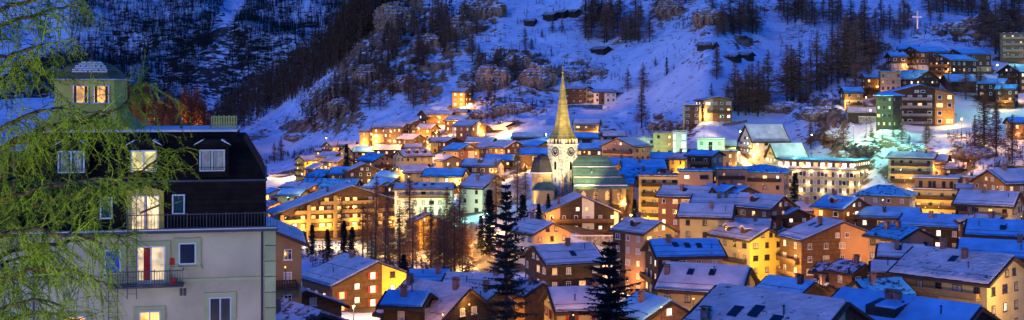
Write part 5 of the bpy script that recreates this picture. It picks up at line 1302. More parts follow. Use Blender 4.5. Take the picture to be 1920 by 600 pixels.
def larch_crown(h, R_, seed, n, sub, wd, low=.12):
    r = random.Random(seed); b = MB()
    for i in range(n):
        u = r.random() ** .9; z = h * (low + (1 - low) * u)
        L_ = (R_ * (1 - u) ** .75 * r.uniform(.45, 1.1) + .25); a = r.random() * 6.283
        dx, dy = math.cos(a), math.sin(a)
        p0 = Vector((0, 0, z)); p1 = p0 + Vector((dx * L_ * .55, dy * L_ * .55, -.10 * L_)); p2 = p0 + Vector((dx * L_, dy * L_, r.uniform(-.1, .22) * L_))
        s = Vector((r.gauss(0, .5), r.gauss(0, .5), 1)).normalized() * wd
        tri(b, p0 - s, p0 + s, p1 + s * .4); tri(b, p1 - s * .6, p1 + s * .6, p2)
        for k in range(sub):
            t = r.uniform(.25, 1); c = p0.lerp(p2, t) + Vector((0, 0, -.06 * L_))
            q = c + Vector((dx * .5 + r.gauss(0, .7), dy * .5 + r.gauss(0, .7), r.gauss(-.25, .5))) * L_ * .28
            w = Vector((r.gauss(0, 1), r.gauss(0, 1), r.gauss(0, 1))).normalized() * wd * .6
            tri(b, c - w, c + w, q)
    return b
def proto(name, trunk, crown, mt, cm):
    root = link(name, None, None, (0, 0, -500))
    trunk.build('trunk', mt, root); crown.build('crown', cm, root)
    return root
def trunk_(h, r): return MB().tube([(0, 0, -1.0), (.04, 0, h * .4), (-.03, .03, h * .75), (0, 0, h * .99)], [r, r * .75, r * .4, r * .08], 7)
P = {}
def get(kind):
    if kind not in P:
        k, v = kind
        if k == 'spruce_near': P[kind] = proto('spruce_tree', trunk_(20, .32), spruce_crown(20, 4.6, 31 + v, 36, 10, 20, .40), 'bark', 'spruce')
        elif k == 'spruce': P[kind] = proto('spruce_tree', trunk_(20, .35), spruce_crown(20, 4.0, 41 + v, 34, 11, 7, .85), 'bark', 'spruce')
        elif k == 'spruce_far': P[kind] = proto('spruce_tree', trunk_(20, .4), spruce_crown(20, 3.8, 51 + v, 16, 8, 3, 1.5), 'bark', 'spruce')
        elif k == 'larch': P[kind] = proto('larch_tree', trunk_(20, .34), larch_crown(20, 4.6, 61 + v, 520, 9, .06), 'bark', 'larch')
        elif k == 'larch_gold': P[kind] = proto('larch_tree', trunk_(20, .34), larch_crown(20, 4.6, 71 + v, 520, 12, .06), 'bark', 'larch_gold')
        elif k == 'larch_rust': P[kind] = proto('larch_tree', trunk_(20, .34), larch_crown(20, 4.4, 76 + v, 360, 8, .13), 'bark', 'larch_rust')
        elif k == 'larch_far': P[kind] = proto('larch_tree', trunk_(20, .30), larch_crown(20, 5.2, 81 + v, 270, 6, .145), 'bark', 'larch')
        elif k == 'bare': P[kind] = proto('bare_tree', trunk_(9, .16), larch_crown(9, 3.2, 91 + v, 160, 7, .03, .25), 'bark', 'larch')
    return P[kind]
TR_ = random.Random(77)
used = set()
def tree(kind, px, pbase, hpx, Y, label, group=None, wide=1.0, base_h=20.0, sink=0.0):
    k = (kind, TR_.randrange(2 if kind in ('larch', 'larch_far', 'spruce', 'spruce_far') else 1))
    p = get(k)
    if k in used: r = dup(p)
    else: r = p; used.add(k)
    s = hpx * Y / F / base_h; g = at(px, pbase, Y)
    r.location = (g.x, g.y, g.z - sink); r.rotation_euler = (0, 0, TR_.random() * 6.28); r.scale = (s * wide, s * wide, s)
    tag(r, label, 'tree', group)
    for c in r.children:
        pass
    return r
# column lookup of the ground, vectorised over depth
def gdepth(px, py, y0=240.0):
    i = int(np.clip(np.searchsorted(GPX, px), 0, len(GPX) - 1))
    q = YH - GZ[i] * F / GY
    ok = np.where((q <= py) & (GY > y0))[0]
    return float(GY[ok[0]]) if len(ok) else None
def slope_tree(kind, px, pbase, hpx, label, group=None, wide=1.0):
    Y = gdepth(px, pbase)
    if Y is None: return
    return tree(kind, px, pbase, hpx, Y, label, group, wide)

# the big dark trees in front
def down_tree(kind, px, ptop, Y, label, wide=1.0):      # rooted on the ground below, tip at (px, ptop)
    t = at(px, ptop, Y); g = zt(t.x, t.y); h = t.z - g
    return tree(kind, px, YH - g * F / Y, h * F / Y, Y, label, None, wide, sink=0)
down_tree('spruce_near', 949, 338, 168, 'tall dark spruce standing before the white house at the centre', 1.0)
down_tree('spruce_near', 1143, 446, 128, 'dark spruce with broad drooping branches at the bottom, right of centre', 1.75)
for px, pt, Y, lb, wd in [
    (918, 352, 300, 'dark spruce left of the tall centre spruce', .75), (902, 402, 310, 'shorter dark spruce by the highest street lamp', .8),
    (980, 362, 296, 'green lit spruce below the choir', .8), (1010, 380, 302, 'dark spruce left of the white panelled gable', .8), (1028, 362, 312, 'spruce just right of the green lit one', .7),
    (585, 420, 330, 'leftmost dark spruce in front of the timber hotel', .9), (614, 428, 322, 'second dark spruce in front of the timber hotel', .9),
    (645, 412, 330, 'third dark spruce in front of the timber hotel', .8), (660, 424, 318, 'rightmost dark spruce in front of the timber hotel', .9), (560, 436, 320, 'low dark spruce beside the cream balcony house', 1.2),
    (1190, 372, 330, 'spruce among the lit trees beside the church', .8), (1490, 322, 410, 'spruce lit from behind in front of the grand hotel', .8), (757, 476, 262, 'small dark spruce behind the red shuttered house', 1.0),
    (650, 268, 540, 'small spruce in front of the cream gabled house', .7)]:
    down_tree('spruce', px, pt, Y, lb, wd * 1.55)
for px, pt, Y, lb in [
    (706, 330, 330, 'leftmost tall bare larch before the timber hotel'), (768, 325, 318, 'tall bare larch with wide branches before the long white building'), (808, 372, 300, 'thin bare larch before the orange lit chalet'),
    (838, 350, 306, 'bare larch at the left of the lamplit bank'), (846, 368, 292, 'slanting bare larch on the lamplit bank'), (862, 335, 300, 'tallest bare larch on the lamplit bank'), (825, 388, 288, 'slim bare larch at the foot of the lamplit bank'),
    (728, 362, 322, 'bare larch beside the terrace of the timber hotel'), (640, 372, 345, 'bare larch half hidden by the dark spruces')]:
    down_tree('larch', px, pt, Y, lb, .85)
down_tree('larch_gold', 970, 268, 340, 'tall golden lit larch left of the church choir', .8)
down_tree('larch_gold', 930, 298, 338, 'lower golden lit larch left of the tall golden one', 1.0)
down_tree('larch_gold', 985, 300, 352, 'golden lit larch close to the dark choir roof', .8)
down_tree('larch_rust', 1055, 318, 322, 'narrow rust brown tree against the clock tower', .28)
for px, pt, Y, lb in [(1145, 352, 322, 'bare tree left in the lit churchyard'), (1163, 348, 322, 'bare tree right in the lit churchyard'), (1118, 352, 318, 'bare tree before the nave wall'), (1175, 362, 318, 'bare tree beside the little shop roof')]:
    down_tree('larch', px, pt, Y, lb, .9)
for px, pt, Y, lb, wd in [(1845, 165, 415, 'large brown larch right of the lamplit apartment corner', .9), (1868, 190, 408, 'bare larch on the orange lit bank at the right', .9), (1898, 215, 400, 'bare larch nearest the right edge on the lit bank', .9), (1828, 215, 412, 'smaller brown larch left on the lit bank', .8)]:
    down_tree('larch_rust', px, pt, Y, lb, wd)
for px, pt, Y, lb in [(1545, 232, 470, 'brown bushy larch on the rocks above the grand hotel'), (1520, 225, 474, 'brown larch beside the steep turquoise roof')]:
    down_tree('larch_rust', px, pt, Y, lb, 1.0)

rw = random.Random(15)
ORD26 = ['first', 'second', 'third', 'fourth', 'fifth', 'sixth', 'seventh', 'eighth', 'ninth', 'tenth'] + ['%dth' % i for i in range(11, 21)] + ['21st', '22nd', '23rd', '24th', '25th', '26th']
for i in range(26):
    px = 672 + (895 - 672) * (i + rw.random()) / 26
    down_tree('larch', px, rw.uniform(378, 430), rw.uniform(285, 345), 'bare larch in the lamplit wood before the timber hotel, %s from left' % ORD26[i], rw.uniform(.8, 1.3))['group'] = 'bare larches in the lamplit wood'
# trees one can tell apart on the open snow slopes
for px, pb, h, kind, lb in [
    (1206, 172, 56, 'larch_far', 'broad larch right of the hillside apartments'), (1177, 172, 46, 'larch_far', 'left larch beside the hillside hut'), (1203, 240, 82, 'larch_rust', 'tall reddish larch standing below the open snow slope'),
    (1250, 142, 36, 'spruce_far', 'small dark stone pine alone on the snow slope'), (1229, 127, 22, 'larch_far', 'tiny larch left of the stone pine'), (1228, 235, 22, 'larch_far', 'tiny larch right of the reddish larch'),
    (1036, 64, 34, 'larch_far', 'left larch below the three barns'), (1054, 62, 30, 'larch_far', 'right larch below the three barns'), (1016, 72, 20, 'larch_far', 'small larch left below the three barns'),
    (1218, 80, 60, 'larch_far', 'single larch right of the dense clump'), (527, 300, 46, 'larch_far', 'larch alone on the left snow slope'), (514, 306, 40, 'larch_far', 'lower larch on the left snow slope'),
    (1440, 205, 112, 'larch_far', 'tallest larch on the snow behind the gabled hotel'), (1334, 182, 28, 'larch_far', 'small larch behind the block on the slope'), (1365, 212, 56, 'larch_far', 'larch right of the block on the slope'),
    (1344, 152, 72, 'larch_rust', 'dense brown larch left of the two small barns')]:
    slope_tree(kind, px, pb, h, lb, None, 1.25 if 'broad' in lb else 1.0)
rc = random.Random(5)
ORD = ['first', 'second', 'third', 'fourth', 'fifth', 'sixth', 'seventh', 'eighth', 'ninth', 'tenth'] + ['%dth' % i for i in range(11, 21)] + ['21st', '22nd', '23rd'] + ['%dth' % i for i in range(24, 31)] + ['31st', '32nd', '33rd'] + ['%dth' % i for i in range(34, 41)]
def cluster(label, group, xa, xb, ya, yb, n, h0, h1, kind='larch_far', slope=0.0):
    for i in range(n):
        px = xa + (xb - xa) * (i + rc.random()) / n; pb = rc.uniform(ya, yb) + slope * (px - xa)
        slope_tree(kind, px, pb, rc.uniform(h0 * .75, h1 * 1.12), label + ', ' + ORD[i] + ' from left', group, rc.uniform(.9, 1.5))
cluster('bare larch in the dense clump above the church spire', 'larch clump above the spire', 1095, 1205, 42, 82, 24, 58, 82)
cluster('bare larch in the clump over the two small right hand barns', 'larch clump over the small barns', 1342, 1420, 48, 72, 14, 55, 75)
cluster('bare larch around the large dark barn behind the gabled hotel', 'larches round the large barn', 1376, 1434, 200, 220, 9, 70, 95)
cluster('tall bare larch in the row left of the right hill', 'tall larch row', 1468, 1605, 195, 205, 14, 85, 125, slope=-.42)
cluster('bare larch scattered over the rocky slope top right of centre', 'larches on the rocky slope', 1455, 1600, 25, 75, 16, 45, 75)
cluster('bare larch beside the hill with the cross', 'larches by the cross', 1600, 1705, 52, 82, 12, 45, 80)
cluster('dark larch on the steep bank above the small hill chalets', 'larches above the hill chalets', 1590, 1650, 100, 135, 9, 60, 90)
cluster('bare larch along the skyline right of the cross', 'larches right of the cross', 1735, 1850, 20, 48, 14, 40, 70)
cluster('bare larch in the dark wood at the top right corner', 'larches in the top right wood', 1840, 1925, 55, 105, 14, 70, 110)
cluster('bare larch among the crags left of the barns', 'larches among the crags', 700, 900, 30, 150, 40, 35, 60)
cluster('bare larch at the foot of the crags over the village', 'larches under the crags', 640, 800, 130, 215, 30, 30, 50)
cluster('thin bare larch on the crag left of the spire', 'larches on the crag', 880, 1035, 90, 190, 22, 25, 40)
cluster('bare larch at the top of the open slope', 'larches at the slope top', 1225, 1345, -5, 30, 10, 40, 60)
cluster('bare larch among the houses of the right hill', 'larches among the hill houses', 1600, 1905, 172, 205, 12, 45, 70)
cluster('bare larch on the rocks below the large timber building', 'larches on the knoll', 1570, 1760, 262, 290, 9, 28, 45)
cluster('rust brown larch in the lamplit wood behind the mansard roof', 'rust brown larches behind the hotel', 240, 395, 225, 262, 34, 50, 78, 'larch_rust', .12)

# far woods that read as one mass
def scatter(name, label, pts, tmpl_n, R_, seed, mat, droop):
    r = np.random.default_rng(seed)
    T = []
    for i in range(tmpl_n):
        u = r.random() ** .8; a = r.random() * 6.283; L_ = R_ * (1 - u) * r.uniform(.5, 1.1) + .02
        c, s = math.cos(a), math.sin(a); w = .035 + .03 * r.random()
        T += [(-s * w, c * w, u + .02), (s * w, -c * w, u - .02), (c * L_, s * L_, u + droop * L_)]
    T += [(-.02, 0, 0), (.02, 0, 0), (0, 0, 1), (0, -.02, 0), (0, .02, 0), (0, 0, 1)]
    T = np.array(T); n = len(T); pts = np.array(pts)
    a = r.random(len(pts)) * 6.283; sc = pts[:, 3]; wd = sc * r.uniform(.8, 1.25, len(pts))
    ca, sa = np.cos(a)[:, None], np.sin(a)[:, None]
    X = (T[None, :, 0] * ca - T[None, :, 1] * sa) * wd[:, None] + pts[:, 0:1]; Y_ = (T[None, :, 0] * sa + T[None, :, 1] * ca) * wd[:, None] + pts[:, 1:2]; Z = T[None, :, 2] * sc[:, None] + pts[:, 2:3]
    co = np.stack([X, Y_, Z], -1).reshape(-1, 3).astype(np.float32); k = len(co)
    me = bpy.data.meshes.new(name); me.vertices.add(k); me.vertices.foreach_set('co', co.ravel())
    me.loops.add(k); me.loops.foreach_set('vertex_index', np.arange(k, dtype=np.int32)); me.polygons.add(k // 3); me.polygons.foreach_set('loop_start', np.arange(0, k, 3, dtype=np.int32))
    me.materials.append(M[mat]); me.update(calc_edges=True)
    tag(link(name, me), label, 'forest', None, 'stuff')
def inside(x, y, poly):
    c = False; j = len(poly) - 1
    for i in range(len(poly)):
        if (poly[i][1] > y) != (poly[j][1] > y) and x < (poly[j][0] - poly[i][0]) * (y - poly[i][1]) / (poly[j][1] - poly[i][1]) + poly[i][0]: c = not c
        j = i
    return c
rf2 = random.Random(9)
def fill(poly, n, h0, h1):
    xs = [p[0] for p in poly]; ys = [p[1] for p in poly]; out = []
    while len(out) < n:
        x, y = rf2.uniform(min(xs), max(xs)), rf2.uniform(min(ys), max(ys))
        if not inside(x, y, poly): continue
        Y = gdepth(x, y)
        n += 0
        if Y is None: n -= 1; continue
        p = at(x, y, Y); out.append((p.x, p.y, p.z - .5, rf2.uniform(h0, h1)))
    return out
flank = fill([(395, 240), (450, 178), (530, 130), (600, 90), (650, 20), (700, -30), (770, -30), (740, 20), (690, 70), (640, 120), (570, 175), (500, 215), (440, 248)], 1500, 12, 21)
scatter('larch_forest', 'dark brown larch wood on the flank above the left snow slope', flank, 34, .22, 1, 'larch', .1)
band = fill([(560, 215), (640, 150), (700, 90), (780, 30), (860, 0), (880, 60), (820, 110), (760, 150), (700, 190), (640, 225), (590, 245)], 230, 8, 15) + fill([(880, 90), (1040, 100), (1050, 170), (900, 190)], 60, 5, 10) + fill([(860, 190), (1040, 195), (1030, 215), (900, 235)], 60, 4, 8)
band += fill([(1180, 0), (1440, 0), (1440, 50), (1180, 60)], 110, 2, 6) + fill([(1450, 30), (1700, 40), (1690, 110), (1460, 110)], 130, 2, 6) + fill([(880, 0), (1050, 0), (1090, 90), (900, 90)], 110, 2, 6) + fill([(1040, 100), (1160, 110), (1180, 150), (1050, 165)], 90, 1.5, 5) + fill([(1230, 90), (1330, 70), (1400, 130), (1260, 150)], 40, 1.5, 4) + fill([(1700, 50), (1900, 30), (1900, 90), (1720, 90)], 110, 2, 6)
scatter('slope_scrub', 'brown scrub and small larches among the snowy crags', band, 34, .26, 2, 'larch', .1)
fp = []
for i in range(34000):
    px = rf2.uniform(-60, 760); Y = rf2.uniform(1500, 2900); x = (px - CX) * Y / F
    d = float(fbm(np.array([x * .005 + 3]), np.array([Y * .003]), 4)[0])
    g_ = float(fbm(np.array([x * .012 + 50 + Y * .002]), np.array([Y * .0016]), 3)[0])
    if g_ < (.30 if px > 300 else .36): continue
    if px < 130 and d < .42: continue
    fp.append((x, Y, far_z(px, Y) - 1, rf2.uniform(11, 21)))
scatter('far_forest', 'dark conifer forest on the mountain across the valley', fp, 16, .27, 3, 'spruce', -.25)
# low shrubs and brush lines
sh = fill([(452, 305), (560, 285), (640, 268), (640, 275), (560, 296), (455, 318)], 200, 2.0, 4.0) + fill([(1180, 240), (1300, 240), (1300, 256), (1180, 256)], 60, 2, 4) + fill([(1560, 290), (1480, 170), (1600, 140), (1640, 190), (1600, 230)], 120, 2, 5) + fill([(1760, 255), (1920, 255), (1920, 330), (1800, 330)], 120, 2, 5)
sh += fill([(560, 470), (700, 470), (880, 430), (890, 520), (760, 530), (600, 520)], 260, 2.0, 5.0) + fill([(1090, 380), (1180, 380), (1180, 405), (1090, 405)], 40, 1.5, 3) + fill([(980, 400), (1010, 400), (1000, 500), (960, 520)], 40, 2, 4)
scatter('brush', 'low dark brush on banks and field edges', sh, 30, .6, 4, 'larch', .3)

# crags and cliff faces that stand out of the snow
def crag_mat():
    m = bpy.data.materials.new('crag'); m.use_nodes = True
    nt = m.node_tree; N, K = nt.nodes, nt.links; p = N['Principled BSDF']; p.inputs['Roughness'].default_value = .9; p.inputs['Specular IOR Level'].default_value = .15
    tc = N.new('ShaderNodeTexCoord'); geo = N.new('ShaderNodeNewGeometry'); sx = N.new('ShaderNodeSeparateXYZ'); K.new(geo.outputs['Normal'], sx.inputs[0])
    mp = N.new('ShaderNodeMapping'); mp.inputs['Scale'].default_value = (1, 1, .3); K.new(geo.outputs['Position'], mp.inputs[0])
    n = N.new('ShaderNodeTexNoise'); n.inputs['Scale'].default_value = .45; n.inputs['Detail'].default_value = 9; n.inputs['Roughness'].default_value = .7; K.new(mp.outputs[0], n.inputs['Vector'])
    cr = N.new('ShaderNodeValToRGB'); e = cr.color_ramp.elements; e[0].position = .34; e[0].color = (.05, .028, .018, 1); e[1].position = .66; e[1].color = (.52, .29, .16, 1); K.new(n.outputs[0], cr.inputs[0])
    n2 = N.new('ShaderNodeTexNoise'); n2.inputs['Scale'].default_value = .5; n2.inputs['Detail'].default_value = 6; K.new(geo.outputs['Position'], n2.inputs['Vector'])
    a = N.new('ShaderNodeMath'); a.operation = 'MULTIPLY_ADD'; a.inputs[1].default_value = .7; K.new(n2.outputs[0], a.inputs[0]); K.new(sx.outputs[2], a.inputs[2])
    th = N.new('ShaderNodeMapRange'); th.inputs[1].default_value = .90; th.inputs[2].default_value = .98; K.new(a.outputs[0], th.inputs[0])
    mx = N.new('ShaderNodeMix'); mx.data_type = 'RGBA'; K.new(th.outputs[0], mx.inputs[0]); K.new(cr.outputs[0], mx.inputs[6]); mx.inputs[7].default_value = (.82, .82, .86, 1)
    K.new(mx.outputs[2], p.inputs['Base Color'])
    bp = N.new('ShaderNodeBump'); bp.inputs['Strength'].default_value = .8; bp.inputs['Distance'].default_value = .8; K.new(n.outputs[0], bp.inputs['Height']); K.new(bp.outputs[0], p.inputs['Normal'])
    M['crag'] = m
crag_mat()
def crag(px, pb, wpx, hpx, label, seed, group='crags on the mountainside'):
    Y = gdepth(px, pb)
    if Y is None: return
    p = at(px, pb, Y); w, h = wpx * Y / F / 2, hpx * Y / F
    bm = bmesh.new(); bmesh.ops.create_icosphere(bm, subdivisions=5, radius=1.0)
    v = np.array([q.co[:] for q in bm.verts]); r = np.random.default_rng(seed); o = r.random(3) * 40
    a = np.arctan2(v[:, 1], v[:, 0])
    n1 = fbm(v[:, 0] * 2.2 + o[0], v[:, 2] * .9 + v[:, 1] * 2 + o[1], 4) - .5
    rd = 1 - np.abs(fbm(v[:, 0] * 3.5 + o[2], v[:, 2] * 1.4 + v[:, 1] * 3.5 + o[0], 4) * 2 - 1)
    st = np.floor(v[:, 2] * 5 + n1 * 3) / 5
    k = 1 + n1 * .9 + (rd - .6) * .7
    out = np.stack([v[:, 0] * k * w, v[:, 1] * k * w * .7, (v[:, 2] * .55 + st * .45) * (1 + n1 * .5) * h * .62 + h * .30], -1)
    for q, c_ in zip(bm.verts, out): q.co = c_
    me = bpy.data.meshes.new('crag'); bm.to_mesh(me); bm.free(); me.materials.append(M['crag'])
    tag(link('crag', me, None, (p.x, p.y + w * .25, p.z)), label, 'rock', group)
for i, (px, pb, w, h, lb) in enumerate([
    (925, 166, 58, 48, 'tan cliff face left of the church spire high on the slope'), (1012, 158, 56, 42, 'tan cliff face nearest above the church spire'), (968, 128, 50, 34, 'dark crag between the two tan cliffs'), (880, 178, 44, 30, 'rock step left of the tan cliffs'),
    (862, 74, 50, 46, 'tall tan crag on the upper left slope'), (738, 48, 60, 50, 'large broken crag at the top of the left rocky slope'), (908, 32, 64, 40, 'dark cliff under the low half buried barn'), (800, 100, 46, 40, 'crag in the middle of the left rocky slope'),
    (690, 150, 44, 34, 'small crag above the left snow slope'), (760, 170, 50, 34, 'rock step above the lit terrace row'), (640, 208, 40, 26, 'low rocks at the edge of the left snow slope'), (1075, 150, 40, 20, 'broken rocks right of the church spire'), (1120, 140, 40, 16, 'low rocks above the hillside apartments'),
    (1258, 28, 50, 36, 'dark crag at the top of the open slope'), (1330, 45, 50, 34, 'rocky knob beside the larch clump'), (1240, 240, 44, 18, 'rocks at the foot of the open snow slope'), (1290, 245, 36, 22, 'rocks left of the block on the snow slope'),
    (1860, 62, 84, 46, 'big snow streaked rock dome right of the cross'), (1640, 96, 60, 22, 'rock bank below the cross'), (1790, 62, 60, 26, 'snowy rocks between the cross and the rock dome'), (1470, 208, 70, 18, 'long rock band on the slope above the gabled hotel'),
    (1540, 222, 66, 26, 'brown rock bank below the tall larch row'), (1575, 262, 50, 20, 'brown rocks above the grand hotel'), (1628, 284, 70, 26, 'dark overhanging rock under the turquoise snow'), (1720, 288, 60, 20, 'rocks below the large timber apartment building'),
    (1830, 298, 64, 24, 'rocks on the lamplit bank at the right'), (470, 262, 70, 14, 'rocks at the upper edge of the left snow slope'), (560, 262, 50, 14, 'boulders in the middle of the left snow slope'), (960, 212, 60, 22, 'dark rocks behind the long low barn'), (905, 222, 40, 18, 'rocks above the chalet with the glowing ground floor')]):
    crag(px, pb, w, h, lb, 100 + i)
# ---------------------------------------------------------------- street, walls, cross, lamps
pmat('packed_road', (.30, .25, .20), var=.25, scale=.6, bump=.3)
b = MB(); path = [(962, 552), (930, 525), (915, 500), (895, 470), (878, 445), (868, 425)]
pr = []
for px, py in path:
    Y = gdepth(px, py, 200) or 290; p = at(px, py, Y); pr.append(p)
for i in range(len(pr) - 1):
    for k in range(6):
        p = pr[i].lerp(pr[i + 1], k / 6); q = pr[i].lerp(pr[i + 1], (k + 1) / 6)
        def e(v, s): x = v.x + s; return (x, v.y, zt(x, v.y) + .12)
        b.add([e(p, -3.2), e(p, 3.2), e(q, 3.2), e(q, -3.2)], [(0, 1, 2, 3)])
tag(b.build('road', 'packed_road'), 'lamplit packed snow street rising between the trees', None, None, 'structure')
def wall_line(pix, h, label, mat='stone', name='retaining_wall', y0=200, Yfix=None, th=.5, up=0):
    ps = []
    for px, py in pix:
        Y = Yfix or gdepth(px, py, y0) or 300
        p = at(px, py, Y); ps.append(Vector((p.x, p.y, zt(p.x, p.y) if not Yfix else p.z)))
    r = tag(link(name, None, None, ps[0]), label, 'wall')
    b = MB(); cap = MB()
    for i in range(len(ps) - 1):
        a, c = ps[i] - ps[0], ps[i + 1] - ps[0]; d = (c - a); n = Vector((-d.y, d.x, 0)).normalized() * th / 2
        z0 = -3.0
        for bb, lo, hi, g in ((b, z0, h, 1.0), (cap, h, h + .22, 1.15)):
            vs = [a - n * g + Vector((0, 0, lo)), c - n * g + Vector((0, 0, lo)), c + n * g + Vector((0, 0, lo)), a + n * g + Vector((0, 0, lo))]
            vs += [v + Vector((0, 0, hi - lo)) for v in vs]
            bb.add(vs, [(0, 3, 2, 1), (4, 5, 6, 7), (0, 1, 5, 4), (1, 2, 6, 5), (2, 3, 7, 6), (3, 0, 4, 7)])
    b.build('stonework', mat, r); cap.build('snow', 'snow', r)
    return r
wall_line([(945, 528), (918, 478), (900, 448)], 1.1, 'low wall along the right side of the lamplit street')
wall_line([(1075, 476), (1165, 476)], 4.6, 'long orange lit stone wall below the white panelled gable', Yfix=302)
wall_line([(1355, 238), (1400, 232)], 1.0, 'low wall right of the block on the snow slope')
wall_line([(1065, 205), (1130, 205)], 2.2, 'terrace wall under the hillside apartments')
wall_line([(1590, 232), (1648, 226)], 1.4, 'green lit wall under the turquoise hut')
wall_line([(800, 505), (840, 478), (870, 470)], .9, 'low garden wall on the lamplit bank')
# summit cross
c = at(1720, 56, gdepth(1720, 56)); cr = thing('summit_cross', 'tall pale wooden cross on the snowy knoll', 'cross', c)
hc = 36 * c.y / F
pmat('cross_wood', (.85, .6, .48), var=.1, bump=.2)
MB().box(-.34, .34, -.3, .3, -1, hc).build('post', 'cross_wood', cr)
MB().box(-hc * .25, hc * .25, -.25, .25, hc * .64, hc * .64 + .62).build('crossbar', 'cross_wood', cr)
# lamps: the ones that shine in view, then those standing in the lanes, some added for warm spill
W = [
 (663, 572, 222, 'bright street lamp before the red shuttered house', 'y', 4500), (920, 443, 320, 'golden street lamp left of the kiosk on the lit street', 'w', 4000), (915, 472, 302, 'brightest golden street lamp on the lit street', 'w', 6500),
 (905, 406, 338, 'highest street lamp on the lit street', 'w', 1300), (867, 441, 322, 'street lamp at the top of the lit street', 'w', 4000), (1183, 402, 308, 'orange street lamp behind the brown and tan house', 'w', 2200),
 (785, 240, 575, 'left golden lamp in the upper village', 'w', 4000), (818, 248, 570, 'middle golden lamp in the upper village', 'w', 4200), (802, 275, 530, 'lower golden lamp in the upper village', 'w', 3600), (838, 281, 505, 'golden lamp under the arched window house', 'w', 3000),
 (842, 218, 606, 'lamp beside the long roofed house', 'w', 3800), (950, 252, 560, 'green white lamp below the chalet with the glowing floor', 'g', 2200), (1024, 251, 520, 'cool white lamp left of the church spire', 'c', 3400),
 (1632, 206, 446, 'white lamp above the frosted rocks', 'c', 4200), (1624, 182, 455, 'orange lamp by the leftmost hill chalet', 'w', 3000), (1803, 222, 436, 'orange lamp at the corner of the large apartment building', 'w', 1700), (1870, 121, 470, 'bright green lamp on the right hill', 'g', 5200),
 (1386, 285, 448, 'yellow lamp left of the steep gabled hotel', 'y', 800), (612, 258, 612, 'lamp at the leftmost lit apartment chalet', 'w', 2500), (733, 246, 580, 'lamp before the lit terrace row', 'w', 4200), (705, 252, 580, 'lamp at the left end of the lit terrace row', 'w', 3200),
 (1522, 252, 446, 'cool white lamp right of the steep turquoise roof', 'c', 1900), (1388, 246, 440, 'greenish lamp above the green lit building', 'g', 1500), (290, 223, 140, 'far orange lamp in the wood behind the mansard roof', 'w', 0),
]
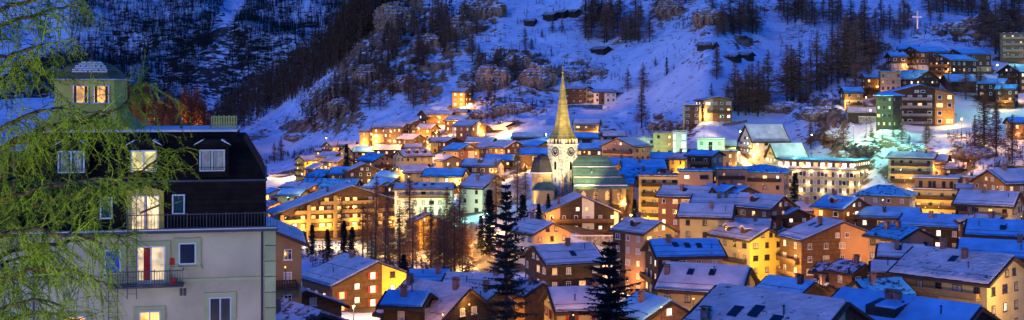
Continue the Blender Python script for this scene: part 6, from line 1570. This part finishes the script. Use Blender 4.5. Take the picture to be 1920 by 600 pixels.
H_ = [
 (800, 560, 238, 'y', 1900), (745, 585, 215, 'y', 600), (588, 520, 262, 'c', 1400), (640, 592, 205, 'y', 900), (1015, 560, 225, 'w', 1100), (985, 560, 212, 'w', 1500), (1128, 478, 285, 'w', 2200), (1090, 470, 290, 'w', 1500),
 (1462, 500, 258, 'y', 3000), (1425, 540, 245, 'y', 1800), (1545, 538, 238, 'w', 1900), (1520, 545, 205, 'y', 700), (1600, 510, 240, 'w', 900), (1690, 470, 262, 'w', 1400), (1640, 470, 255, 'w', 1100), (1928, 560, 172, 'y', 2200), (1870, 600, 165, 'y', 1500),
 (1915, 405, 272, 'y', 1700), (1820, 420, 262, 'y', 600), (1845, 365, 312, 'w', 1900), (1870, 350, 315, 'y', 1200), (1285, 430, 288, 'y', 1500), (1300, 460, 262, 'y', 1500), (1232, 420, 300, 'y', 1500), (1215, 405, 335, 'y', 2600), (1255, 395, 335, 'y', 1600),
 (1385, 470, 262, 'y', 1200), (1360, 500, 232, 'w', 800), (1145, 392, 318, 'y', 1900), (1170, 385, 322, 'y', 1600), (1270, 480, 245, 'w', 900), (1430, 345, 345, 'n', 800), (1460, 400, 312, 'w', 900), (1520, 405, 300, 'w', 900), (1600, 400, 290, 'w', 1000),
 (1760, 388, 348, 'y', 1500), (1735, 388, 350, 'y', 900), (1655, 375, 325, 'w', 800), (1700, 345, 398, 'n', 900), (1660, 330, 400, 'c', 1200), (1700, 275, 424, 'c', 1500), (1240, 288, 452, 'y', 1100), (1272, 292, 448, 'c', 1500), (1210, 280, 455, 'c', 900), (1340, 282, 440, 'g', 2600), (1370, 300, 420, 'y', 1200),
 (1405, 300, 455, 'c', 400), (1445, 312, 440, 'c', 500), (1490, 290, 440, 'c', 600), (800, 405, 360, 'c', 1500), (850, 405, 360, 'c', 1100), (905, 385, 362, 'c', 900), (830, 345, 405, 'c', 900), (760, 430, 350, 'y', 4000), (700, 440, 352, 'y', 4500), (640, 450, 350, 'y', 4500), (580, 440, 352, 'y', 900),
 (730, 455, 330, 'w', 2000), (800, 462, 322, 'w', 2600), (770, 480, 300, 'w', 1000), (840, 470, 315, 'w', 2600), (880, 500, 295, 'w', 2200), (545, 335, 615, 'y', 2600), (515, 338, 625, 'y', 1700), (575, 318, 578, 'y', 2600), (600, 322, 555, 'w', 1500), (655, 300, 545, 'y', 1800), (700, 270, 565, 'w', 2200), (760, 262, 560, 'w', 2200), (860, 250, 560, 'w', 2000), (858, 232, 580, 'w', 3000),
 (750, 322, 455, 'w', 1000), (795, 300, 470, 'w', 1600), (820, 320, 440, 'y', 1600), (720, 315, 480, 'w', 900), (655, 340, 445, 'w', 900), (705, 365, 415, 'w', 1200), (740, 370, 405, 'w', 900), (540, 370, 455, 'c', 700), (560, 360, 460, 'w', 600), (880, 300, 470, 'w', 900), (925, 285, 490, 'w', 900), (905, 250, 560, 'w', 1500), (1000, 270, 470, 'w', 900), (1075, 235, 500, 'w', 900), (1095, 285, 430, 'w', 600),
 (868, 190, 650, 'w', 2600), (850, 192, 652, 'w', 1800), (1105, 196, 628, 'w', 1200), (1320, 232, 478, 'y', 450), (1345, 235, 476, 'n', 400), (1590, 200, 450, 'w', 1500), (1640, 178, 462, 'w', 1500), (1690, 240, 446, 'g', 300), (1780, 245, 438, 'w', 350), (1845, 262, 425, 'w', 420), (1890, 262, 420, 'w', 480), (1912, 250, 425, 'w', 500), (1600, 235, 440, 'g', 2600), (1655, 215, 440, 'g', 1800),
 (1890, 100, 520, 'l', 2600), (1800, 130, 485, 'w', 700), (1715, 118, 505, 'w', 500), (430, 690, 52, 'n', 330), (180, 700, 50, 'n', 220), (535, 500, 140, 'w', 160), (520, 560, 150, 'w', 500), (560, 545, 178, 'w', 700), (880, 570, 172, 'w', 250), (830, 590, 165, 'w', 250), (1240, 575, 172, 'w', 700), (1075, 590, 180, 'w', 500), (1300, 560, 190, 'w', 900), (1660, 250, 428, 'g', 1500), (1610, 262, 436, 'c', 1500),
]
for px, py, Y, lb, c_, wt in W:
    if wt: street_lamp(px, py, Y, lb, c_, wt)
for px_, py_ in ((262, 214), (292, 226), (318, 238), (345, 246), (372, 252)): H_.append((px_, py_ - 9, (gdepth(px_, py_) or 700) - 3, 'w', 3800))
seen_ = {}
ra_ = random.Random(4)
for (x_, y_, r_, lb_) in list(HPOS):                 # unseen lamps added beside most houses to spread warm light
    if y_ > 640 or 'barn' in lb_ or abs(CX + F * x_ / y_ - 960) > 1000: continue
    if ra_.random() < .25: continue
    qx, qy = x_ + ra_.choice((-1, 1)) * r_ * .9, y_ - r_ - 2.5
    if any((at(a_[0], 0, a_[2]).x - qx) ** 2 + (a_[2] - qy) ** 2 < 60 for a_ in H_): continue
    px_ = CX + F * qx / qy; zz = zt(qx, qy) + 3.2
    H_.append((px_, YH - zz * F / qy, qy, ra_.choice('wwy'), ra_.uniform(700, 1400) if y_ < 250 else ra_.uniform(600, 1300)))
for i, (px, py, Y, c_, wt) in enumerate(H_):
    if Y > 400 and c_ == 'w' and px < 1500: wt *= 1.8
    p = at(px, py, Y); g = zt(p.x, p.y); h = 3.2
    near_ = min(HPOS, key=lambda q: (q[0] - p.x) ** 2 + (q[1] - p.y) ** 2)[3].split()
    lab = 'lamp post by the ' + ' '.join(near_[:11])
    seen_[lab] = seen_.get(lab, 0) + 1
    if seen_[lab] > 1: lab = ORD[seen_[lab] - 1] + ' ' + lab
    r = thing('lane_lamp', lab, 'lane lamp', (p.x, p.y, max(g, p.z - h)), 0, 'lamp posts hidden in the lanes')
    if p.z < g + 2.5: h = 3.2
    else: h = min(6.0, p.z - r.location.z)
    r.location.z = max(g, p.z - h)
    if 'pole' not in _lm:
        _lm['pole'] = MB().tube([(0, 0, -6), (0, 0, 3.0)], [.06, .045], 6).mesh('pole', 'metal')
        _lm['bw'] = MB().lathe([(.0, 3.0), (.08, 3.03), (.10, 3.1), (.08, 3.2), (.0, 3.23)], 8).mesh('bulb', 'lit_warm')
        _lm['bc'] = MB().lathe([(.0, 3.0), (.08, 3.03), (.10, 3.1), (.08, 3.2), (.0, 3.23)], 8).mesh('bulb', 'lit_cool')
    link('pole', _lm['pole'], r); link('bulb', _lm['bc' if c_ in 'gc' else 'bw'], r)
    point('lamp_light', r, (0, 0, 3.5), c_, wt)
floodlight(1716, 60, c.y - 6, at(1720, 38, c.y), 'small floodlight at the foot of the pale cross', (1., .72, .5), 1100, 70)
# garden floodlight that lights the larch and the hotel front
p = Vector((-2.6, 3.0, 0)); p.z = zt(p.x, p.y)
fl = thing('garden_floodlight', 'garden floodlight on a post shining up into the larch', 'floodlight', p)
MB().box(-.05, .05, -.05, .05, -.3, 4.0).build('post', 'metal', fl)
MB().box(-.25, .25, -.18, .18, 4.0, 4.35).build('lamp_housing', 'metal', fl)
d = bpy.data.lights.new('lamp_light', 'SPOT'); d.energy = 2300 * LAMP_K; d.color = (1.0, .90, .30); d.spot_size = math.radians(80); d.spot_blend = .7; d.shadow_soft_size = .25
o = bpy.data.objects.new('lamp_light', d); COL.objects.link(o); o.parent = fl; o.location = (0, 0, 4.7)
o.rotation_euler = (at(60, 290, LY) - (p + Vector((0, 0, 4.7)))).to_track_quat('-Z', 'Y').to_euler()

# trodden ground, darkened around each house as painted shade
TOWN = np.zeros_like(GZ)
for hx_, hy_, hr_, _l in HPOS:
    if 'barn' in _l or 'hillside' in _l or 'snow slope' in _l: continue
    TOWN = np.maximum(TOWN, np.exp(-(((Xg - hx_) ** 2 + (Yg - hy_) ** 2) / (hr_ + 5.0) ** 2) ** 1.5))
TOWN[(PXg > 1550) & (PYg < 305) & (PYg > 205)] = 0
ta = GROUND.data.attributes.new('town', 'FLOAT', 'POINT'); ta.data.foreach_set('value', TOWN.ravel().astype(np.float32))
